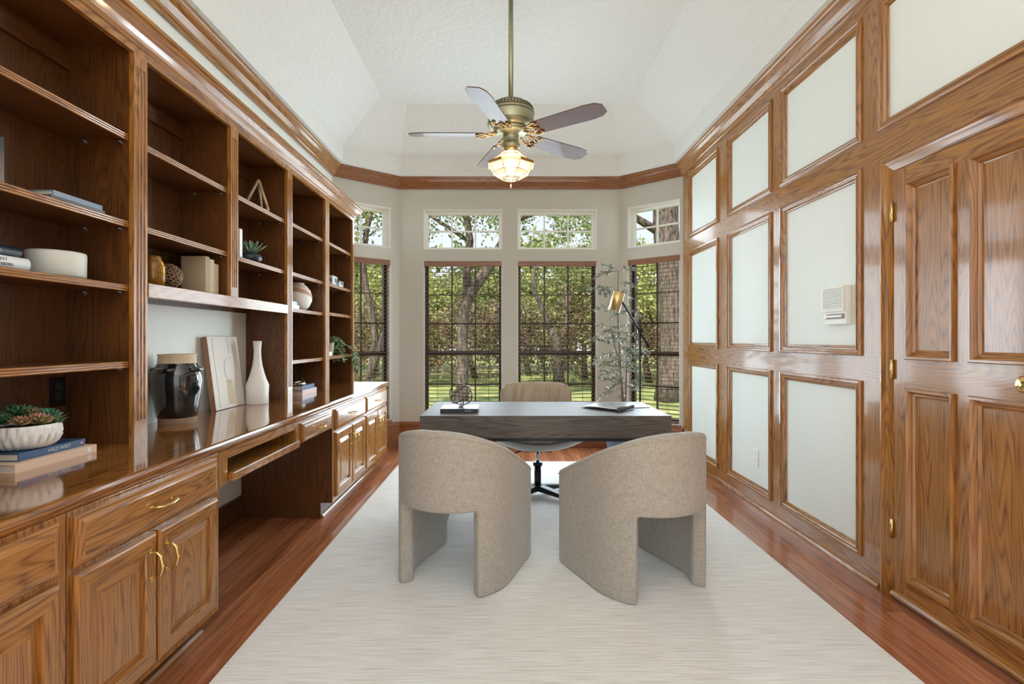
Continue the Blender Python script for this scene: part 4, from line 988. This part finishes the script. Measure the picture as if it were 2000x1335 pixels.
# ------------------------------------------------------------------ ceiling fan
FX, FY, FZ = .026, 3.326, 2.527
t = thing('ceiling_fan', 'antique brass ceiling fan with five wooden blades and lit octagonal glass lamp', 'ceiling fan', (FX, FY, FZ))
bm = B(); tube(bm, [(0, 0, .18), (0, 0, 3.50 - FZ)], .016, 16); obj('downrod', bm, antq, t)
bm = B(); lathe(bm, [(.02, 3.545 - FZ), (.02, 3.47 - FZ), (.06, 3.50 - FZ), (.075, 3.555 - FZ)], 32); obj('canopy', bm, antq, t)
bm = B(); lathe(bm, [(.02, .215), (.045, .212), (.095, .200), (.130, .180), (.146, .155), (.150, .130), (.150, .060), (.143, .050), (.12, .035), (.06, .030)], 48); mh = obj('motor_housing', bm, antq, t)
bm = B()
for i in range(44):
    a = 2 * PI * i / 44; c, s = math.cos(a), math.sin(a); obox(bm, (c * .1405, s * .1405, .168), (.006, .007, .022), (0, R(-35), a))
for z, r in ((.196, .104), (.150, .1485), (.128, .1515), (.062, .1515)): tube(bm, [(r * math.cos(2 * PI * i / 48), r * math.sin(2 * PI * i / 48), z) for i in range(48)], .0025, 6, closed=True)
obj('vent_band', bm, mat('dark_brass', (.16, .13, .07, 1), .4, .9), mh)
bm = B(); lathe(bm, [(.11, .04), (.115, .02), (.10, .008), (.055, .0), (.05, -.03), (.052, -.06), (.060, -.064), (.058, -.085), (.044, -.092), (.044, -.105)], 40); obj('switch_cup', bm, antq, t)
bladem = wood('dark_walnut_blade', 'X', (.13, .055, .03, 1), (.07, .028, .016, 1), (.035, .015, .01, 1), rough=.42, coat=.28)
scroll = mat('scroll_brass', (.55, .36, .16, 1), .18, 1)
for k_ in range(5):
    a = R(36 + 72 * k_)
    M = Matrix.Rotation(a, 4, 'Z') @ Matrix.Rotation(R(-12), 4, 'X')
    pts = [(.175, -.048), (.19, -.062), (.56, -.070), (.625, -.062), (.66, -.035), (.66, .035), (.625, .062), (.56, .070), (.19, .062), (.175, .048)]
    bm = B(); lo = [bm.verts.new((x, y, -.003)) for x, y in pts]; hi = [bm.verts.new((x, y, .003)) for x, y in pts]; bm.faces.new(lo[::-1]); bm.faces.new(hi)
    for i in range(len(pts)): bm.faces.new((lo[i], lo[(i + 1) % len(pts)], hi[(i + 1) % len(pts)], hi[i]))
    o = obj('blade', bm, bladem, t); o.matrix_local = M
    bm = B()
    for s in (-1, 1):
        tube(bm, [(.09, s * .012, .012), (.13, s * .040, .002), (.165, s * .036, -.005), (.185, s * .014, -.008), (.215, s * .004, -.008)], [.007, .007, .006, .005, .004], 8)
        tube(bm, [(.15, s * .038, -.004), (.175, s * .056, -.008), (.205, s * .058, -.008), (.225, s * .046, -.008), (.215, s * .034, -.008), (.200, s * .040, -.008)], [.006, .006, .005, .005, .004, .003], 8)
        tube(bm, [(.12, s * .03, .0), (.14, s * .012, -.004), (.165, s * .016, -.007), (.160, s * .026, -.007)], [.004, .004, .004, .003], 6)
        lathe(bm, [(.007, -.010), (.004, -.013)], 10, (.205, s * .040, 0))
    obj('blade_iron', bm, scroll, o)
# leaded glass octagon lamp
lt = bpy.data.objects.new('lamp', None); COL.objects.link(lt); lt.parent = t; lt.location = (0, 0, 0)
shade_g = bpy.data.materials.new('bevelled_lamp_glass'); shade_g.use_nodes = True; g = shade_g.node_tree; g.nodes.clear()
go = g.nodes.new('ShaderNodeOutputMaterial'); m1 = g.nodes.new('ShaderNodeMixShader'); tr = g.nodes.new('ShaderNodeBsdfTransparent'); tl_ = g.nodes.new('ShaderNodeBsdfTranslucent'); gl = g.nodes.new('ShaderNodeBsdfGlossy'); m2 = g.nodes.new('ShaderNodeMixShader')
tl_.inputs[0].default_value = (1, .96, .88, 1); tr.inputs[0].default_value = (1, .95, .86, 1); gl.inputs['Roughness'].default_value = .08
m1.inputs[0].default_value = .55; g.links.new(tr.outputs[0], m1.inputs[1]); g.links.new(tl_.outputs[0], m1.inputs[2]); m2.inputs[0].default_value = .12; g.links.new(m1.outputs[0], m2.inputs[1]); g.links.new(gl.outputs[0], m2.inputs[2]); g.links.new(m2.outputs[0], go.inputs[0])
lv = [(.040, -.100), (.085, -.145), (.150, -.195), (.120, -.250), (.060, -.286)]
def octp(r, z, i): a = 2 * PI * (i + .5) / 8; return Vector((r * math.cos(a), r * math.sin(a), z))
bm = B(); rw = [[bm.verts.new(octp(r, z, i)) for i in range(8)] for r, z in lv]
for k_ in range(4):
    for i in range(8): bm.faces.new((rw[k_][i], rw[k_][(i + 1) % 8], rw[k_ + 1][(i + 1) % 8], rw[k_ + 1][i]))
obj('glass_shade', bm, shade_g, lt)
bm = B()
for k_, (r, z) in enumerate(lv): tube(bm, [octp(r + .001, z, i) for i in range(8)], (.003, .0022, .0022, .0022, .003)[k_], 6, closed=True)
for i in range(8): tube(bm, [octp(r + .001, z, i) for r, z in lv], .0022, 6)
obj('came', bm, brass, lt)
bm = B(); rw = [[bm.verts.new(octp(r, z, i)) for i in range(8)] for r, z in ((.150, -.186), (.157, -.188), (.157, -.204), (.150, -.206))]
for k_ in range(3):
    for i in range(8): bm.faces.new((rw[k_][i], rw[k_][(i + 1) % 8], rw[k_ + 1][(i + 1) % 8], rw[k_ + 1][i]))
obj('brass_band', bm, brass, lt)
bm = B(); lathe(bm, [(.046, -.088), (.050, -.10), (.048, -.115), (.040, -.118)], 24); obj('fitter', bm, brass, lt)
bulbm = mat('lit_bulb', (1, 1, 1, 1), .5, emit=(1, .78, .48, 1), estr=7)
bm = B(); lathe(bm, [(.004, -.238), (.022, -.230), (.030, -.208), (.024, -.180), (.014, -.155), (.013, -.12)], 20); obj('bulb', bm, bulbm, lt)
light('bulb_light', 'POINT', (FX, FY, FZ - .30), (0, 0, 0), 3.5, (1, .72, .42), shadow_soft_size=.03)
bm = B(); tube(bm, [(0, 0, -.23), (0, 0, -.325)], .0012, 6); lathe(bm, [(.003, -.325), (.006, -.335), (.006, -.345), (.002, -.350)], 10); obj('pull_chain', bm, gold, lt)

# ------------------------------------------------------------------ outdoors
GZ = -.30
grass = mat('lawn_grass', (.12, .2, .03, 1), .9)
mp = coords(grass, (1, 1, 1), rnd=False); n7 = nn(grass, 'ShaderNodeTexNoise'); n7.inputs['Scale'].default_value = 1.2; n7.inputs['Detail'].default_value = 8; n7.inputs['Roughness'].default_value = .7; lk(grass, mp.outputs[0], n7.inputs['Vector'])
rp = ramp(grass, n7.outputs['Fac'], [(.35, srgb(96, 110, 58)), (.5, srgb(140, 150, 80)), (.62, srgb(176, 170, 112))]); lk(grass, rp.outputs[0], grass.node_tree.nodes['Principled BSDF'].inputs['Base Color'])
bm = B(); box(bm, -40, 40, -14, 60, GZ - .2, GZ); o = obj('lawn', bm, grass, origin=(0, 6, GZ)); setp(o, 'sunlit green lawn outside the bay windows', 'lawn', kind='stuff')
trunkm = mat('oak_bark', srgb(104, 90, 80), .95); nb = noise_bump(trunkm, 14, 1.0, .03, 6, stretch=(1.5, 1.5, .35), rough=.7)
rp = ramp(trunkm, nb.outputs['Fac'], [(.38, srgb(50, 42, 40)), (.6, srgb(118, 104, 94))]); lk(trunkm, rp.outputs[0], trunkm.node_tree.nodes['Principled BSDF'].inputs['Base Color'])
def leaf_stuff(name, c1, c2, c3):
    m = bpy.data.materials.new(name); m.use_nodes = True; g = m.node_tree; b = g.nodes['Principled BSDF']; b.inputs['Roughness'].default_value = .6
    mp = coords(m, (1, 1, 1), rnd=True); n = nn(m, 'ShaderNodeTexNoise'); n.inputs['Scale'].default_value = 2.2; n.inputs['Detail'].default_value = 6; n.inputs['Roughness'].default_value = .75; lk(m, mp.outputs[0], n.inputs['Vector'])
    r_ = ramp(m, n.outputs['Fac'], [(.36, c1), (.5, c2), (.64, c3)]); lk(m, r_.outputs[0], b.inputs['Base Color'])
    tl = nn(m, 'ShaderNodeBsdfTranslucent'); lk(m, r_.outputs[0], tl.inputs[0]); mx = nn(m, 'ShaderNodeMixShader'); mx.inputs[0].default_value = .4
    lk(m, b.outputs[0], mx.inputs[1]); lk(m, tl.outputs[0], mx.inputs[2]); lk(m, mx.outputs[0], g.nodes['Material Output'].inputs[0]); return m
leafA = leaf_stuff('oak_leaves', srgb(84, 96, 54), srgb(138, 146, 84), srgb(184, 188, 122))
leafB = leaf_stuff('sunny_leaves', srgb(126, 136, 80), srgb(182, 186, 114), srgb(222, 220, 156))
brushm = leaf_stuff('dry_brush', srgb(86, 68, 54), srgb(132, 112, 88), srgb(176, 160, 126))
def leafcloud(blobs, n, size, seed, m, name='foliage', zmin=.35):
    """one mesh of small leaf sprays filling ellipsoids"""
    rnd = random.Random(seed); vs, fs = [], []
    tot = sum(b[1][0] * b[1][1] * b[1][2] for b in blobs)
    for c, r in blobs:
        kN = int(n * r[0] * r[1] * r[2] / tot)
        # sub-clusters give the ragged look
        cl = [(rnd.gauss(0, .45), rnd.gauss(0, .45), rnd.gauss(0, .45)) for _ in range(max(6, kN // 70))]
        for _ in range(kN):
            q = rnd.choice(cl); p = Vector((c[0] + r[0] * (q[0] + rnd.gauss(0, .14)), c[1] + r[1] * (q[1] + rnd.gauss(0, .14)), c[2] + r[2] * (q[2] + rnd.gauss(0, .14))))
            d = Vector((rnd.uniform(-1, 1), rnd.uniform(-1, 1), rnd.uniform(-1, 1))).normalized(); s = d.orthogonal().normalized()
            if rnd.random() < .5: s = d.cross(s)
            if p.z < zmin: continue
            L = size * rnd.uniform(.6, 1.4); w = L * .32; k0 = len(vs)
            vs += [p, p + d * L * .5 + s * w, p + d * L, p + d * L * .5 - s * w]; fs.append((k0, k0 + 1, k0 + 2, k0 + 3))
    me = bpy.data.meshes.new(name); me.from_pydata([tuple(v) for v in vs], [], fs); me.materials.append(m); return me
def link_mesh(name, me, parent):
    o = bpy.data.objects.new(name, me); COL.objects.link(o); o.parent = parent; return o
def tree(label, loc, trunk, branches, blobs, n, size, seed, m=leafA, name='oak_tree', group='trees outside the bay'):
    t = thing(name, label, 'tree', loc, 0, group)
    bm = B(); tube(bm, trunk[0], trunk[1], 14); obj('trunk', bm, trunkm, t)
    for b_ in branches: bm = B(); tube(bm, b_[0], b_[1], 9); obj('branch', bm, trunkm, t)
    if blobs: link_mesh('foliage', leafcloud(blobs, n, size, seed, m), t)
    return t
def PX(x, y, Y, base): return ((x - 990) / 1000 * Y - base[0], 0, max(.004, 1.2 - (y - 662) / 1000 * Y - base[2]))
# 1: leaning oak in the left back window
bs = (-.935, 11, GZ)
tp = [PX(x, y, 11, bs) for x, y in ((900, 800), (902, 760), (905, 700), (903, 660), (906, 610), (918, 575), (938, 545), (962, 510), (985, 470), (1000, 430), (1010, 380))]
tree('leaning oak whose trunk crosses the left back window', bs, (tp, [.19, .135, .12, .115, .115, .115, .12, .12, .11, .10, .08]),
     [([PX(x, y, 11, bs) for x, y in ((912, 590), (912, 520), (918, 470), (912, 430), (905, 390))], [.10, .09, .08, .075, .07]), ([PX(x, y, 11, bs) for x, y in ((1000, 430), (1060, 410), (1120, 380))], [.08, .06, .04]), ([PX(x, y, 11, bs) for x, y in ((915, 470), (870, 440), (820, 410))], [.05, .04, .02])],
     [((-.5, 0, 4.4), (1.6, 1.2, .7)), ((1.2, .2, 4.5), (1.5, 1.2, .7)), ((0, 0, 5.6), (2.6, 1.8, .9)), ((-.9, -.2, 3.55), (.5, .5, .3)), ((2.3, 0, 3.8), (.6, .5, .4))], 9000, .075, 21)
bs = (3.94, 12.4, GZ)
tp = [PX(x, y, 12.4, bs) for x, y in ((1306, 785), (1310, 740), (1314, 690), (1314, 620), (1310, 560), (1304, 500), (1300, 440), (1300, 380), (1296, 300))]
tree('stout oak trunk filling the right angled window', bs, (tp, [.36, .32, .30, .29, .29, .30, .30, .30, .28]),
     [([PX(x, y, 12.4, bs) for x, y in ((1300, 460), (1250, 430), (1200, 400))], [.12, .09, .06])],
     [((-1.7, 0, 4.3), (1.0, .8, .7)), ((.5, 0, 5.8), (2.2, 1.6, .8)), ((-1.0, 0, 3.6), (.5, .5, .4))], 4500, .08, 22)
bs = (-2.55, 9.2, GZ)
tp = [PX(x, y, 9.2, bs) for x, y in ((722, 815), (722, 760), (727, 710), (734, 665), (728, 620), (716, 570), (708, 510), (716, 450), (730, 390))]
tree('curving oak outside the left angled window', bs, (tp, [.10, .075, .065, .062, .06, .06, .055, .05, .045]),
     [([PX(x, y, 9.2, bs) for x, y in ((722, 740), (738, 690), (752, 650), (770, 600))], [.08, .07, .06, .05])],
     [((0, 0, 3.9), (.9, .8, .6)), ((-.6, .3, 3.2), (.6, .6, .5)), ((.7, .3, 4.4), (.9, .8, .5))], 3500, .07, 23)
bs = (1.7, 16, GZ)
tp = [PX(x, y, 16, bs) for x, y in ((1092, 757), (1090, 720), (1088, 680), (1078, 640))]
tree('forked young oak behind the right back window', bs, (tp, [.20, .16, .14, .12]),
     [([PX(x, y, 16, bs) for x, y in ((1088, 690), (1105, 640), (1110, 600), (1104, 560))], [.11, .08, .07, .05]), ([PX(x, y, 16, bs) for x, y in ((1080, 650), (1058, 600), (1040, 560), (1046, 500))], [.10, .08, .06, .05])],
     [((0, 0, 4.0), (1.6, 1.0, .8)), ((.3, 0, 5.6), (1.5, 1.0, .8))], 3500, .09, 24)
# the wood beyond the lawn
base_blobs = [((0, 0, 2.6), (2.2, 1.3, 1.3)), ((.8, .2, 4.0), (1.6, 1.2, .9)), ((-.9, -.2, 3.6), (1.4, 1.1, .9)), ((0, 0, 5.0), (1.3, 1.0, .7))]
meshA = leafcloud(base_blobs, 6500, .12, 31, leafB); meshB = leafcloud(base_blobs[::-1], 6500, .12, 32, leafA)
rnd = random.Random(9)
sides = ['far left', 'left', 'middle left', 'middle', 'middle right', 'right', 'far right']
spots = [(-7.4, 18.5), (-5.2, 20.5), (-3.4, 17.8), (-1.2, 19.4), (.9, 21.0), (2.9, 19.0), (4.9, 17.6), (6.9, 20.0), (9.0, 18.2), (-9.5, 20.5)]
names_ = ['yellow green tree at the wood edge seen in the left angled window', 'darker tree standing behind the left angled window trunk', 'bright tree left of the leaning oak', 'dark green tree behind the leaning oak trunk', 'tall bright tree straight behind the office chair',
          'dark tree behind the olive tree corner', 'bright tree left of the stout oak trunk', 'dark tree behind the stout oak trunk', 'bright tree at the far right end of the wood edge', 'dark tree at the far left end of the wood edge']
for i, (x, y) in enumerate(spots):
    t = thing('woodland_tree', names_[i], 'tree', (x, y, GZ), rnd.uniform(-.6, .6), 'trees at the edge of the wood')
    t.scale = (1, 1, rnd.uniform(.78, .98))
    h = 3.4; bm = B(); xs = [rnd.uniform(-.25, .25) for _ in range(5)]; tube(bm, [(xs[k_] if k_ else 0, 0, h * k_ / 4) for k_ in range(5)], [.13, .10, .09, .08, .05], 8); obj('trunk', bm, trunkm, t)
    for s in (-1, 1):
        bm = B(); tube(bm, [(xs[2], 0, h * .5), (xs[2] + s * .5, .1, h * .75), (xs[2] + s * 1.0, .1, h * 1.1)], [.06, .045, .02], 7); obj('branch', bm, trunkm, t)
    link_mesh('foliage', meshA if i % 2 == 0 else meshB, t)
# brush
vs, fs = [], []
rnd = random.Random(41)
me = leafcloud([((x, 16.4 + .5 * math.sin(x * 2), GZ + 1.45), (1.1, .6, 1.5)) for x in range(-8, 9)], 30000, .10, 33, brushm, 'brush', GZ + .12)
bo = bpy.data.objects.new('brush', me); COL.objects.link(bo); setp(bo, 'dry brown brush and scrub along the edge of the wood', 'brush', kind='stuff')
me = leafcloud([((x, 24 + (x % 4) * .3, GZ + 2.9), (2.0, .8, 2.6)) for x in range(-15, 16, 2)], 30000, .32, 34, leafA, 'far_wood', GZ + .36)
bo = bpy.data.objects.new('undergrowth', me); COL.objects.link(bo); setp(bo, 'dense green wood far behind the lawn', 'woodland', kind='stuff')
